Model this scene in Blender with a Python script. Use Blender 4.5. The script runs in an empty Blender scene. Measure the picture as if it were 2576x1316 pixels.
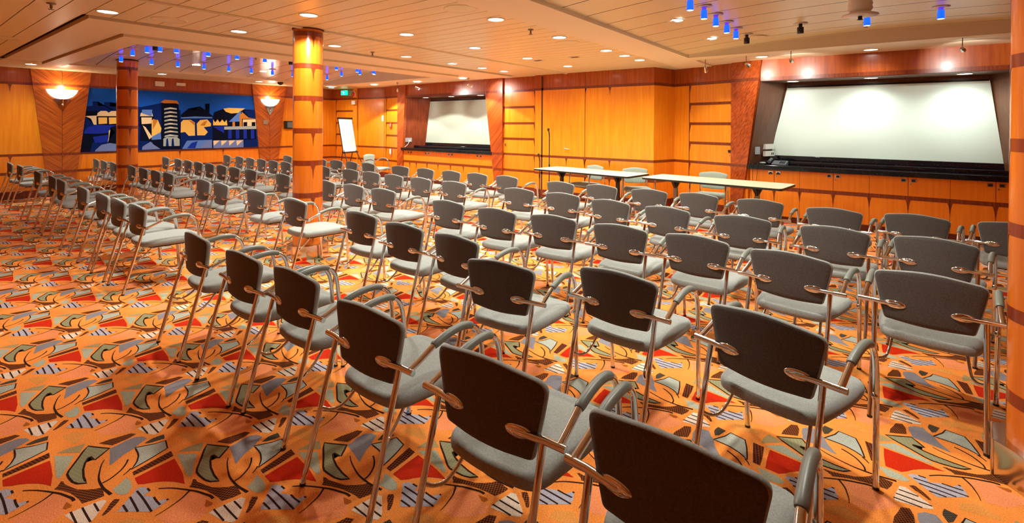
import bpy, math, random
from mathutils import Vector, Matrix
random.seed(7)
S = bpy.context.scene
COL = S.collection
PI = math.pi
R = math.radians

# ------------------------------------------------------------------ helpers
class MB:
    """collects geometry, builds ONE mesh object"""
    def __init__(s):
        s.v = []; s.f = []; s.m = []; s.sm = []
    def add(s, vs, fs, m=0, smooth=False):
        o = len(s.v)
        s.v += [tuple(x) for x in vs]
        for f in fs:
            s.f.append(tuple(i + o for i in f)); s.m.append(m); s.sm.append(smooth)
    def box(s, a, b, m=0):
        x0, y0, z0 = a; x1, y1, z1 = b
        s.add([(x0,y0,z0),(x1,y0,z0),(x1,y1,z0),(x0,y1,z0),(x0,y0,z1),(x1,y0,z1),(x1,y1,z1),(x0,y1,z1)],
              [(0,3,2,1),(4,5,6,7),(0,1,5,4),(1,2,6,5),(2,3,7,6),(3,0,4,7)], m)
    def fbox(s, fr, a, b, m=0):
        """box in a frame fr=(origin,u,v,n)"""
        o, u, v, n = fr
        P = lambda p: o + u*p[0] + v*p[1] + n*p[2]
        x0, y0, z0 = a; x1, y1, z1 = b
        vs = [P(q) for q in [(x0,y0,z0),(x1,y0,z0),(x1,y1,z0),(x0,y1,z0),(x0,y0,z1),(x1,y0,z1),(x1,y1,z1),(x0,y1,z1)]]
        s.add(vs, [(0,3,2,1),(4,5,6,7),(0,1,5,4),(1,2,6,5),(2,3,7,6),(3,0,4,7)], m)
    def prism(s, fr, pts, z0, z1, m=0):
        """polygon (ccw seen from +n) in frame fr, extruded z0..z1 along n"""
        o, u, v, n = fr
        k = len(pts)
        a = sum(pts[i][0]*pts[(i+1)%k][1]-pts[(i+1)%k][0]*pts[i][1] for i in range(k))
        if a < 0: pts = pts[::-1]
        vs = [o+u*p[0]+v*p[1]+n*z0 for p in pts] + [o+u*p[0]+v*p[1]+n*z1 for p in pts]
        fs = [tuple(range(k-1, -1, -1)), tuple(range(k, 2*k))]
        for i in range(k):
            j = (i+1) % k; fs.append((i, j, j+k, i+k))
        s.add(vs, fs, m)
    def tube(s, path, r, n=10, m=0, res=0, caps=True, flat=1.0):
        pts = [Vector(p) for p in path]
        rs = list(r) if isinstance(r, (list, tuple)) else [r]*len(pts)
        if res:
            q = []; rq = []
            for i in range(len(pts)-1):
                p0 = pts[max(i-1,0)]; p1 = pts[i]; p2 = pts[i+1]; p3 = pts[min(i+2,len(pts)-1)]
                for k in range(res):
                    t = k/res
                    q.append(.5*((2*p1)+(p2-p0)*t+(2*p0-5*p1+4*p2-p3)*t*t+(3*p1-p0-3*p2+p3)*t**3))
                    rq.append(rs[i]*(1-t)+rs[i+1]*t)
            q.append(pts[-1]); rq.append(rs[-1]); pts, rs = q, rq
        k = len(pts)
        tg = [((pts[min(i+1,k-1)]-pts[max(i-1,0)]).normalized()) for i in range(k)]
        ref = Vector((0,0,1)) if abs(tg[0].z) < .9 else Vector((1,0,0))
        a = (ref - tg[0]*ref.dot(tg[0])).normalized()
        vs = []
        for i in range(k):
            a = (a - tg[i]*a.dot(tg[i])).normalized(); b = tg[i].cross(a)
            for j in range(n):
                w = 2*PI*j/n
                vs.append(pts[i] + (a*math.cos(w)*flat + b*math.sin(w))*rs[i])
        fs = []
        for i in range(k-1):
            for j in range(n):
                jj = (j+1) % n
                fs.append((i*n+j, i*n+jj, (i+1)*n+jj, (i+1)*n+j))
        s.add(vs, fs, m, True)
        if caps:
            s.add(vs[:n], [tuple(range(n-1,-1,-1))], m); s.add(vs[-n:], [tuple(range(n))], m)
    def lathe(s, prof, c=(0,0,0), n=24, m=0, smooth=True, a0=0, a1=2*PI):
        full = abs(a1-a0-2*PI) < 1e-6
        cnt = n if full else n+1
        vs = []
        for r, z in prof:
            for j in range(cnt):
                w = a0+(a1-a0)*j/n
                vs.append((c[0]+r*math.cos(w), c[1]+r*math.sin(w), c[2]+z))
        fs = []
        for i in range(len(prof)-1):
            for j in range(n):
                jj = (j+1) % cnt
                fs.append((i*cnt+j, i*cnt+jj, (i+1)*cnt+jj, (i+1)*cnt+j))
        s.add(vs, fs, m, smooth)
    def build(s, name, mats, parent=None, bevel=0, loc=None):
        me = bpy.data.meshes.new(name)
        me.from_pydata([tuple(v) for v in s.v], [], s.f)
        if not isinstance(mats, (list, tuple)): mats = [mats]
        for mt in mats: me.materials.append(mt)
        me.polygons.foreach_set('material_index', s.m)
        me.polygons.foreach_set('use_smooth', s.sm)
        me.update()
        o = bpy.data.objects.new(name, me); COL.objects.link(o)
        if parent is not None: o.parent = parent
        if loc is not None: o.location = loc
        if bevel:
            b = o.modifiers.new('bevel', 'BEVEL'); b.width = bevel; b.segments = 2; b.limit_method = 'ANGLE'
        return o

def tag(o, label, cat, group=None):
    o['label'] = label; o['category'] = cat
    if group: o['group'] = group
    return o
def thing(name, label, cat, loc=(0,0,0), rz=0, group=None):
    o = bpy.data.objects.new(name, None); COL.objects.link(o)
    o.empty_display_size = .1
    o.location = loc; o.rotation_euler = (0,0,rz)
    return tag(o, label, cat, group)
def struct(o): o['kind'] = 'structure'; return o
def copy_tree(o, parent=None):
    c = o.copy(); COL.objects.link(c)
    if parent is not None: c.parent = parent
    for ch in list(o.children): copy_tree(ch, c)
    return c
def frame(p0, p1, z=0.0):
    """wall frame seen from the room: u from left to right, v up, n into the room"""
    a = Vector((p0[0], p0[1], z)); b = Vector((p1[0], p1[1], z))
    u = (b-a).normalized(); v = Vector((0,0,1)); n = u.cross(v)
    return (a, u, v, n), (b-a).length
ORD = ['first','second','third','fourth','fifth','sixth','seventh','eighth','ninth','tenth','eleventh','twelfth']

# ------------------------------------------------------------------ materials
def mat(name, col, rough=.5, metal=0.0, spec=.5, coat=0.0, emit=None, es=0.0):
    m = bpy.data.materials.new(name); m.use_nodes = True
    b = m.node_tree.nodes['Principled BSDF']
    b.inputs['Base Color'].default_value = (*col, 1)
    b.inputs['Roughness'].default_value = rough
    b.inputs['Metallic'].default_value = metal
    b.inputs['Specular IOR Level'].default_value = spec
    b.inputs['Coat Weight'].default_value = coat
    b.inputs['Coat Roughness'].default_value = .12
    if emit:
        b.inputs['Emission Color'].default_value = (*emit, 1); b.inputs['Emission Strength'].default_value = es
    return m
def nt(m): return m.node_tree, m.node_tree.nodes['Principled BSDF']
def noise_mix(m, c0, c1, scale=(1,1,1), nscale=4, detail=4, rot=(0,0,0), lo=.35, hi=.65, bump=0.0, bscale=None):
    t, b = nt(m); N = t.nodes; L = t.links
    tc = N.new('ShaderNodeTexCoord'); mp = N.new('ShaderNodeMapping')
    if any(rot):      # turn the grain first, then stretch it
        mp.vector_type = 'TEXTURE'; mp.inputs['Scale'].default_value = [1/x for x in scale]
    else: mp.inputs['Scale'].default_value = scale
    mp.inputs['Rotation'].default_value = rot
    no = N.new('ShaderNodeTexNoise'); no.inputs['Scale'].default_value = nscale; no.inputs['Detail'].default_value = detail
    cr = N.new('ShaderNodeValToRGB')
    cr.color_ramp.elements[0].position = lo; cr.color_ramp.elements[0].color = (*c0,1)
    cr.color_ramp.elements[1].position = hi; cr.color_ramp.elements[1].color = (*c1,1)
    L.new(tc.outputs['Object'], mp.inputs['Vector']); L.new(mp.outputs['Vector'], no.inputs['Vector'])
    L.new(no.outputs['Fac'], cr.inputs['Fac']); L.new(cr.outputs['Color'], b.inputs['Base Color'])
    if bump:
        n2 = N.new('ShaderNodeTexNoise'); n2.inputs['Scale'].default_value = bscale or 300
        bp = N.new('ShaderNodeBump'); bp.inputs['Strength'].default_value = bump; bp.inputs['Distance'].default_value = .002
        L.new(tc.outputs['Object'], n2.inputs['Vector']); L.new(n2.outputs['Fac'], bp.inputs['Height']); L.new(bp.outputs['Normal'], b.inputs['Normal'])
    return m
def wood(name, c0, c1, rough=.32, scale=(9,9,.55), rot=(0,0,0), nscale=3.0, lo=.32, hi=.68, coat=.25):
    m = mat(name, c0, rough, coat=coat)
    return noise_mix(m, c0, c1, scale, nscale, 6, rot, lo, hi)

M = {}
M['honey'] = wood('honey_maple_veneer', (.76,.21,.006), (.90,.34,.014), lo=.25, hi=.75)
M['honey_low'] = wood('honey_maple_lower', (.74,.185,.006), (.86,.26,.010), lo=.25, hi=.75)
M['frieze'] = wood('cherry_frieze', (.30,.050,.006), (.44,.095,.010))
M['band'] = wood('mahogany_band', (.13,.018,.004), (.26,.05,.009), scale=(60,60,1), nscale=2)
M['skirt'] = wood('mahogany_skirting', (.10,.012,.005), (.17,.025,.008))
M['cherry'] = wood('cherry_trapezoid', (.20,.026,.004), (.55,.105,.009), lo=.3, hi=.7, scale=(20,20,.35), rot=(0,R(42),0))
M['chev_a'] = wood('chevron_veneer_left', (.24,.04,.005), (.54,.13,.010), scale=(16,16,.7), rot=(R(50),0,0))
M['chev_b'] = wood('chevron_veneer_right', (.24,.04,.005), (.54,.13,.010), scale=(16,16,.7), rot=(R(-50),0,0))
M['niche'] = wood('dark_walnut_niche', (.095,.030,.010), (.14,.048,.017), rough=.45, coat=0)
M['niche_red'] = wood('red_mahogany_niche', (.16,.025,.006), (.26,.05,.010), rough=.35)
M['column'] = wood('column_cherry', (.56,.115,.006), (.72,.185,.010), lo=.25, hi=.75, scale=(6,6,.4), rough=.26, coat=.4)
M['colband'] = wood('column_band', (.17,.020,.004), (.25,.036,.007), scale=(40,40,1), nscale=2, rough=.28)
M['seam'] = mat('dark_joint', (.05,.012,.003), .6)
M['ceil'] = mat('cream_ceiling_panel', (.74,.65,.40), .34, spec=.4)
M['ceil_tray'] = mat('tray_ceiling_panel', (.70,.64,.53), .18, spec=.6)
M['plaster'] = mat('smooth_cream_plaster', (.80,.70,.48), .55)
M['gap'] = mat('ceiling_gap', (.05,.025,.012), .8)
M['white'] = mat('white_plastic', (.78,.78,.74), .4)
M['bulb'] = mat('downlight_glow', (1,1,1), .5, emit=(1,.97,.88), es=14)
M['trimring'] = mat('downlight_ring', (.7,.62,.5), .35)
M['chrome'] = mat('chrome', (.70,.75,.78), .07, metal=1)
M['steel'] = mat('polished_steel', (.62,.58,.53), .16, metal=1)
M['blue'] = mat('blue_glass', (.02,.06,.9), .15, emit=(.0,.06,1.0), es=1.3)
M['bluetip'] = mat('blue_lamp_tip', (.6,.8,1), .2, emit=(.6,.8,1.0), es=2.5)
M['bluecap'] = mat('violet_lamp_neck', (.15,.05,.7), .2, emit=(.14,.06,1.0), es=.35)
M['black'] = mat('black_plastic', (.012,.012,.012), .35)
M['blackmetal'] = mat('black_metal', (.012,.011,.010), .3)
M['granite'] = mat('black_granite', (.006,.006,.008), .07, spec=.6)
t_, b_ = nt(M['granite'])
vo = t_.nodes.new('ShaderNodeTexVoronoi'); vo.inputs['Scale'].default_value = 45
cr = t_.nodes.new('ShaderNodeValToRGB'); cr.color_ramp.elements[0].position = .05; cr.color_ramp.elements[0].color = (.35,.37,.42,1)
cr.color_ramp.elements[1].position = .12; cr.color_ramp.elements[1].color = (.006,.006,.008,1)
tc = t_.nodes.new('ShaderNodeTexCoord')
t_.links.new(tc.outputs['Object'], vo.inputs['Vector']); t_.links.new(vo.outputs['Distance'], cr.inputs['Fac']); t_.links.new(cr.outputs['Color'], b_.inputs['Base Color'])
M['screen'] = mat('projection_screen', (.70,.84,.76), .85, spec=.1)
M['screen2'] = mat('projection_screen_grey', (.42,.46,.38), .6, spec=.25)
M['laminate'] = mat('beige_laminate', (.72,.64,.44), .35)
M['legsteel'] = mat('grey_table_leg', (.20,.17,.14), .35, metal=.6)
M['rubber'] = mat('grey_arm_rubber', (.17,.185,.155), .38)
M['pan'] = mat('black_seat_pan', (.01,.01,.01), .6)
def fabric(name, c0, c1):
    m = mat(name, c0, .95, spec=.15)
    noise_mix(m, c0, c1, (1,1,1), 160, 2, lo=.3, hi=.7)
    t, b = nt(m); N = t.nodes; L = t.links
    tc = N.new('ShaderNodeTexCoord'); ck = N.new('ShaderNodeTexVoronoi'); ck.inputs['Scale'].default_value = 340
    bp = N.new('ShaderNodeBump'); bp.inputs['Strength'].default_value = .35; bp.inputs['Distance'].default_value = .001
    L.new(tc.outputs['Object'], ck.inputs['Vector']); L.new(ck.outputs['Distance'], bp.inputs['Height']); L.new(bp.outputs['Normal'], b.inputs['Normal'])
    b.inputs['Sheen Weight'].default_value = .15
    return m
M['fabric'] = fabric('grey_upholstery', (.23,.238,.22), (.315,.325,.30))
M['fabric_rear'] = fabric('brown_grey_rear_faces', (.070,.062,.056), (.105,.095,.086))  # darker tone on the rear faces of the backrest
M['fabric_green'] = fabric('grey_green_upholstery', (.27,.33,.28), (.35,.42,.36))

def carpet_mat(name, c, v=.72, tw=0.0):
    """tufted pile: colour varies stitch by stitch"""
    m = mat(name, c, .97, spec=.08)
    t, b = nt(m); N = t.nodes; L = t.links
    tc = N.new('ShaderNodeTexCoord')
    n1 = N.new('ShaderNodeTexNoise'); n1.inputs['Scale'].default_value = 190; n1.inputs['Detail'].default_value = 2
    n2 = N.new('ShaderNodeTexNoise'); n2.inputs['Scale'].default_value = 3.2; n2.inputs['Detail'].default_value = 3
    ad = N.new('ShaderNodeMath'); ad.operation = 'MULTIPLY_ADD'; ad.inputs[1].default_value = .6
    cr = N.new('ShaderNodeValToRGB')
    cr.color_ramp.elements[0].position = .55; cr.color_ramp.elements[0].color = (*[x*v for x in c],1)
    cr.color_ramp.elements[1].position = 1.0; cr.color_ramp.elements[1].color = (*[min(1,x*1.22) for x in c],1)
    bp = N.new('ShaderNodeBump'); bp.inputs['Strength'].default_value = .6; bp.inputs['Distance'].default_value = .003
    L.new(tc.outputs['Object'], n1.inputs['Vector']); L.new(tc.outputs['Object'], n2.inputs['Vector'])
    L.new(n2.outputs['Fac'], ad.inputs[0]); L.new(n1.outputs['Fac'], ad.inputs[2])
    L.new(ad.outputs[0], cr.inputs['Fac']); L.new(cr.outputs['Color'], b.inputs['Base Color'])
    L.new(n1.outputs['Fac'], bp.inputs['Height']); L.new(bp.outputs['Normal'], b.inputs['Normal'])
    return m
CM = {'base':(.86,.26,.050),'salmon':(.84,.26,.10),'tan':(.70,.27,.06),'darksage':(.36,.26,.12),'sage':(.37,.37,.27),'olive':(.23,.20,.10),
      'dark':(.035,.012,.006),'brown':(.105,.022,.006),'purple':(.22,.20,.22),'greysage':(.37,.38,.32),'black':(.06,.035,.018),'weave':(.09,.016,.006),
      'red':(.52,.022,.004),'cream':(.72,.56,.44),'lilac':(.40,.37,.43),'rust':(.42,.10,.012)}
CK = list(CM)
CMAT = [carpet_mat('carpet_'+k, CM[k]) for k in CK]
def weave(m, dark, light, scale, rot):
    t, b = nt(m); N = t.nodes; L = t.links
    tc = N.new('ShaderNodeTexCoord'); mp = N.new('ShaderNodeMapping'); mp.inputs['Rotation'].default_value = (0,0,rot)
    ck = N.new('ShaderNodeTexChecker'); ck.inputs['Scale'].default_value = scale
    ck.inputs['Color1'].default_value = (*dark,1); ck.inputs['Color2'].default_value = (*light,1)
    for l in list(b.inputs['Base Color'].links): L.remove(l)
    L.new(tc.outputs['Object'], mp.inputs['Vector']); L.new(mp.outputs['Vector'], ck.inputs['Vector']); L.new(ck.outputs['Color'], b.inputs['Base Color'])
weave(CMAT[CK.index('brown')], (.035,.010,.004), (.23,.06,.014), 125, R(20))
weave(CMAT[CK.index('weave')], (.03,.008,.004), (.20,.045,.012), 105, R(32))
weave(CMAT[CK.index('black')], (.025,.018,.012), (.11,.08,.05), 150, R(10))
weave(CMAT[CK.index('olive')], (.235,.215,.115), (.285,.26,.14), 90, R(30))

# ------------------------------------------------------------------ room numbers
ZC = 2.75
XP = -14.35
XR = 4.2
YB = -2.2

# ------------------------------------------------------------------ carpet floor
CAR = {"P":[["salmon",[[66,-16],[110,16],[162,28],[199,4],[241,-4],[259,-38],[220,-91],[177,-129],[113,-143],[108,-107],[97,-66]]],["tan",[[-882,-260],[-876,-211],[-813,-174],[-754,-210],[-739,-234],[-846,-257]]],["darksage",[[-725,-303],[-725,-253],[-707,-200],[-642,-232]]],["sage",[[-706,-313],[-635,-254],[-565,-289],[-505,-319],[-488,-336],[-524,-338]]],["olive",[[-672,-196],[-618,-167],[-567,-137],[-540,-172],[-518,-202],[-528,-206],[-564,-209],[-563,-217],[-528,-236],[-478,-253],[-415,-264],[-380,-266],[-355,-265],[-382,-291],[-414,-302],[-461,-306],[-496,-305],[-520,-295],[-589,-251],[-639,-221]]],["brown",[[-656,-158],[-652,-115],[-638,-73],[-628,-35],[-599,-21],[-587,-56],[-585,-94],[-585,-121],[-628,-145]]],["purple",[[-563,-136],[-565,-109],[-575,-71],[-574,-33],[-548,-6],[-513,2],[-493,-35],[-472,-63],[-458,-103],[-441,-129],[-425,-154],[-413,-169],[-425,-170],[-492,-152]]],["greysage",[[-475,-59],[-456,-27],[-434,8],[-419,53],[-346,38],[-326,-23],[-313,-78],[-305,-118],[-323,-102],[-348,-84],[-390,-67],[-419,-62],[-460,-59]]],["black",[[-478,-20],[-492,18],[-490,41],[-483,66],[-442,56],[-452,24],[-461,-4]]],["weave",[[-280,-120],[-294,-42],[-308,41],[-258,35],[-250,-45],[-248,-123]]],["red",[[-231,31],[-231,-41],[-225,-126],[-168,-130],[-144,-106],[-127,-82],[-101,-56],[-68,-31],[-38,-15],[-7,-2],[-88,17],[-159,25]]],["sage",[[-220,-207],[-230,-185],[-245,-164],[-260,-146],[-212,-143],[-168,-151],[-138,-173],[-146,-191],[-169,-202]]],["brown",[[-420,-362],[-429,-350],[-460,-332],[-449,-326],[-426,-327],[-398,-319],[-368,-310],[-338,-300],[-307,-277],[-285,-256],[-270,-234],[-240,-234],[-200,-239],[-205,-269],[-215,-292],[-220,-308],[-257,-309],[-301,-317],[-337,-324],[-381,-341]]],["cream",[[-197,-368],[-192,-314],[-183,-279],[-177,-248],[-156,-241],[-108,-277],[-83,-296],[-68,-315],[-68,-331],[-105,-350],[-152,-359]]],["brown",[[-78,-275],[-105,-251],[-126,-238],[-143,-219],[-126,-204],[-116,-209],[-97,-228],[-82,-246],[-72,-262],[-70,-272]]],["lilac",[[-145,-136],[-124,-114],[-78,-109],[-68,-137],[-38,-118],[-6,-113],[12,-108],[34,-79],[42,-80],[57,-122],[59,-148],[5,-190],[-49,-232],[-74,-206],[-113,-166]]],["rust",[[-283,-346],[-242,-336],[-231,-342],[-236,-360],[-249,-364]]]],"S":[["dark",[[-672,-196],[-618,-167],[-567,-137],[-540,-172],[-518,-202],[-528,-206],[-564,-209],[-563,-217],[-528,-236],[-478,-253],[-415,-264],[-380,-266],[-355,-265],[-382,-291],[-414,-302],[-461,-306],[-496,-305],[-520,-295],[-589,-251],[-639,-221]],0.014,0.014,True],["dark",[[-485,-174],[-453,-192],[-403,-210],[-366,-221],[-336,-227],[-302,-229],[-256,-229],[-213,-223],[-187,-219]],0.006,0.02,False],["dark",[[-301,-223],[-305,-198],[-319,-172],[-336,-148],[-358,-129],[-385,-112],[-399,-107]],0.012,0.012,False],["dark",[[-475,-59],[-456,-27],[-434,8],[-419,53],[-346,38],[-326,-23],[-313,-78],[-305,-118],[-323,-102],[-348,-84],[-390,-67],[-419,-62],[-460,-59]],0.011,0.011,True],["dark",[[-315,-116],[-299,-134],[-288,-152]],0.012,0.006,False],["dark",[[-200,-348],[-164,-348],[-104,-348]],0.012,0.012,False],["dark",[[-191,-313],[-133,-313],[-70,-312]],0.012,0.012,False],["dark",[[-180,-277],[-144,-277],[-113,-277]],0.012,0.012,False],["dark",[[-74,-206],[-45,-206],[-16,-206]],0.013,0.013,False],["dark",[[-106,-174],[-43,-176],[18,-179]],0.013,0.013,False],["dark",[[-124,-145],[-45,-143],[61,-145]],0.013,0.013,False],["dark",[[-106,-112],[-79,-111]],0.013,0.013,False],["dark",[[-25,-112],[9,-113],[47,-111]],0.013,0.013,False],["dark",[[32,-81],[42,-82]],0.013,0.013,False],["dark",[[-66,-83],[-34,-54],[5,-29],[45,-7],[85,13],[129,28],[159,38],[184,39]],0.008,0.018,False],["dark",[[54,-5],[69,-27],[80,-49],[88,-77],[96,-112],[99,-145]],0.014,0.004,False]]}
E1 = (.44951,.36388); E2 = (-.0025,.7290); CO = (-2.88726,.46982)
def carpet_floor():
    import bmesh
    base = MB()
    x0, x1, y0, y1 = XP-.6, XR+.1, YB-.1, 10.4
    base.add([(x0,y0,0),(x1,y0,0),(x1,y1,0),(x0,y1,0)], [(0,1,2,3)], 0)
    cv = []; cf = []; cm = []
    lev = .0003
    def put(m, pts, z):
        a = sum(pts[i][0]*pts[(i+1)%len(pts)][1]-pts[(i+1)%len(pts)][0]*pts[i][1] for i in range(len(pts)))
        if a < 0: pts = pts[::-1]
        bm = bmesh.new()
        vs = [bm.verts.new((p[0],p[1],0)) for p in pts]
        f = bm.faces.new(vs); bmesh.ops.triangulate(bm, faces=[f])
        bm.verts.index_update()
        o = len(cv)
        for v in bm.verts: cv.append((v.co.x, v.co.y, z))
        for t in bm.faces: cf.append(tuple(o+v.index for v in t.verts)); cm.append(CK.index(m))
        bm.free()
    def strip(m, pts, w0, w1, closed, z):
        P = [Vector((p[0],p[1])) for p in pts]
        q = []
        k = len(P)
        if not closed:
            for i in range(k-1):
                a0 = P[max(i-1,0)]; a1 = P[i]; a2 = P[i+1]; a3 = P[min(i+2,k-1)]
                for j in range(3):
                    t = j/3
                    q.append(.5*((2*a1)+(a2-a0)*t+(2*a0-5*a1+4*a2-a3)*t*t+(3*a1-a0-3*a2+a3)*t**3))
            q.append(P[-1])
        else: q = P
        n = len(q); o = len(cv)
        for i in range(n):
            a = q[i-1] if (closed or i) else q[0]; b = q[(i+1)%n] if (closed or i < n-1) else q[-1]
            d = (b-a).normalized(); nn = Vector((-d.y,d.x))
            w = (w0+(w1-w0)*i/max(1,n-1))*.5
            cv.append((*(q[i]+nn*w), z)); cv.append((*(q[i]-nn*w), z))
        for i in range(n if closed else n-1):
            j = (i+1) % n
            cf.append((o+2*i+1, o+2*j+1, o+2*j, o+2*i)); cm.append(CK.index(m))
    for i, (m, pts) in enumerate(CAR['P']):
        put(m, [(a/1000, b/1000) for a, b in pts], lev*(1 if m in ('salmon','tan') else 2))
    for m, pts, w0, w1, cl in CAR['S']:
        strip(m, [(a/1000, b/1000) for a, b in pts], w0*.62, w1*.62, cl, lev*3)
    nv = len(cv)
    V = list(base.v); F = list(base.f); MI = list(base.m)
    for i in range(-60, 40):
        for j in range(-60, 60):
            ox = CO[0]+E1[0]*i+E2[0]*j; oy = CO[1]+E1[1]*i+E2[1]*j
            if ox < XP-.1 or ox > XR+.5 or oy < -.6 or oy > 9.9: continue
            if ox < -8 and oy < .6: continue
            o = len(V)
            V += [(x+ox, y+oy, z) for x, y, z in cv]
            F += [tuple(k+o for k in f) for f in cf]; MI += cm
    me = bpy.data.meshes.new('floor'); me.from_pydata(V, [], F)
    for m in CMAT: me.materials.append(m)
    me.polygons.foreach_set('material_index', MI); me.update()
    o = bpy.data.objects.new('floor', me); COL.objects.link(o); struct(o)
carpet_floor()

# ------------------------------------------------------------------ walls
BZ = [(2.40,2.455),(2.015,2.065),(1.635,1.685),(1.265,1.315),(.895,.945),(.51,.565)]
def wedge(mb, fr, u, z, m, w=.06, h=.17):
    mb.prism(fr, [(u-w/2,z),(u+w/2,z),(u+w*.18,z-h*.35),(u,z-h),(u-w*.18,z-h*.35)], 0, .004, m)
def wall(name, p0, p1, bands=(0,4,5), wedges=(), seams=(), frieze=True, skirt=.165, z1=2.9, th=.12, band_u=None, extra=None):
    fr, L = frame(p0, p1)
    mb = MB()
    mb.fbox(fr, (0,0,-th), (L,z1,0), 0)
    if frieze: mb.fbox(fr, (0,2.455,0), (L,z1,.002), 2)
    mb.fbox(fr, (0,.165,0),(L,.895,.0015), 5)
    for b in bands:
        u0, u1 = (0, L) if (band_u is None or b in (0,4) and band_u[2]) else band_u[:2]
        mb.fbox(fr, (u0,BZ[b][0],0), (u1,BZ[b][1],.004), 1)
        for w in wedges:
            if u0 <= w <= u1 and b in (0,4,5): wedge(mb, fr, w, BZ[b][0], 1)
    for s in seams: mb.fbox(fr, (s-.004,.165,0), (s+.004,2.75,.003), 4)
    if skirt: mb.fbox(fr, (0,0,0), (L,skirt,.018), 3)
    if extra: extra(mb, fr, L)
    o = mb.build(name, [M['honey'],M['band'],M['frieze'],M['skirt'],M['seam'],M['honey_low']])
    return struct(o)
wall('wall_left', (XP,YB), (XP,9.14), wedges=[YBw-YB for YBw in (.67,1.7,3.76,4.76,5.79,8.2)])
def slats(u0, u1, bs=(1,2,3)):
    def f(mb, fr, L):
        for b in bs: mb.fbox(fr, (u0,BZ[b][0],0), (u1,BZ[b][1],.006), 1)
        mb.fbox(fr, (u0-.012,.5,0), (u0,2.45,.004), 4); mb.fbox(fr, (u1,.5,0), (u1+.006,2.45,.004), 4)
        for b in (0,1,2,3,4):
            mb.prism(fr, [(u0,BZ[b][0]),(u0+.03,BZ[b][0]),(u0,BZ[b][0]-.16)], 0, .005, 1)
            mb.prism(fr, [(u1,BZ[b][0]),(u1-.03,BZ[b][0]),(u1,BZ[b][0]-.16)], 0, .005, 1)
    return f
def corner_extra(mb, fr, L):
    slats(.162,1.0)(mb, fr, L)
    mb.fbox(fr, (1.0,.165,0), (1.18,2.75,.035), 0)
    for b in (0,4,5): mb.fbox(fr, (1.0,BZ[b][0],.035), (1.18,BZ[b][1],.039), 1)
wall('wall_corner', (XP,9.14), (-12.0,9.39), wedges=(), seams=(1.19,2.34), extra=corner_extra)
wall('wall_front_left', (-12.0,9.39), (-11.10,9.227), extra=slats(.10,.84))
wall('wall_front_slats', (-7.34,9.24), (-6.25,9.24), extra=slats(.05,.98))
# projecting block with the door
fr, L = frame((-6.28,9.13), (-3.49,9.13))
def door_extra(mb, fr, L):
    mb.fbox(fr, (.175,0,0), (.225,2.72,.004), 4)
wall('wall_front_door', (-6.28,9.13), (-3.49,9.13), wedges=(.86,1.29,1.29,1.86), seams=(1.29,), th=.6, extra=door_extra)
wall('wall_front_return', (-3.49,9.13), (-3.30,9.75), wedges=())
wall('wall_front_angled', (-3.30,9.75), (-1.842,9.273), extra=slats(.352,1.235), seams=())
# side and back walls behind the camera, seen only in the chrome
wall('wall_right', (XR,10.0), (XR,YB), wedges=[1.03*k for k in range(1,11)])
wall('wall_back', (XR,YB), (XP,YB), wedges=[1.03*k for k in range(1,18)])

# V shaped chevron pilasters on the left wall
def pilaster(name, y0, yt0, yt1, yb0, yb1):
    fr, L = frame((XP,0), (XP,9))
    mb = MB()
    yc = y0
    def edge(z, a, b): return a + (b-a)*(z-.55)/(2.75-.55)
    l0, r0 = edge(0,yb0,yt0), edge(0,yb1,yt1)
    mb.prism(fr, [(l0,0),(yc,0),(yc,2.75),(yt0,2.75)], 0, .05, 0)
    mb.prism(fr, [(yc,0),(r0,0),(yt1,2.75),(yc,2.75)], 0, .05, 1)
    mb.fbox(fr, (yc-.003,.17,.05), (yc+.003,2.75,.052), 3)
    for b in (0,4,5):
        z0, z1 = BZ[b]
        mb.prism(fr, [(edge(z0,yb0,yt0),z0),(edge(z0,yb1,yt1),z0),(edge(z1,yb1,yt1),z1),(edge(z1,yb0,yt0),z1)], .05, .053, 2)
    struct(mb.build(name, [M['chev_a'],M['chev_b'],M['band'],M['seam']]))
pilaster('trim_1', 2.495, 1.995, 2.99, 2.233, 2.757)
pilaster('trim_2', 7.04, 6.535, 7.525, 6.77, 7.31)

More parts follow.
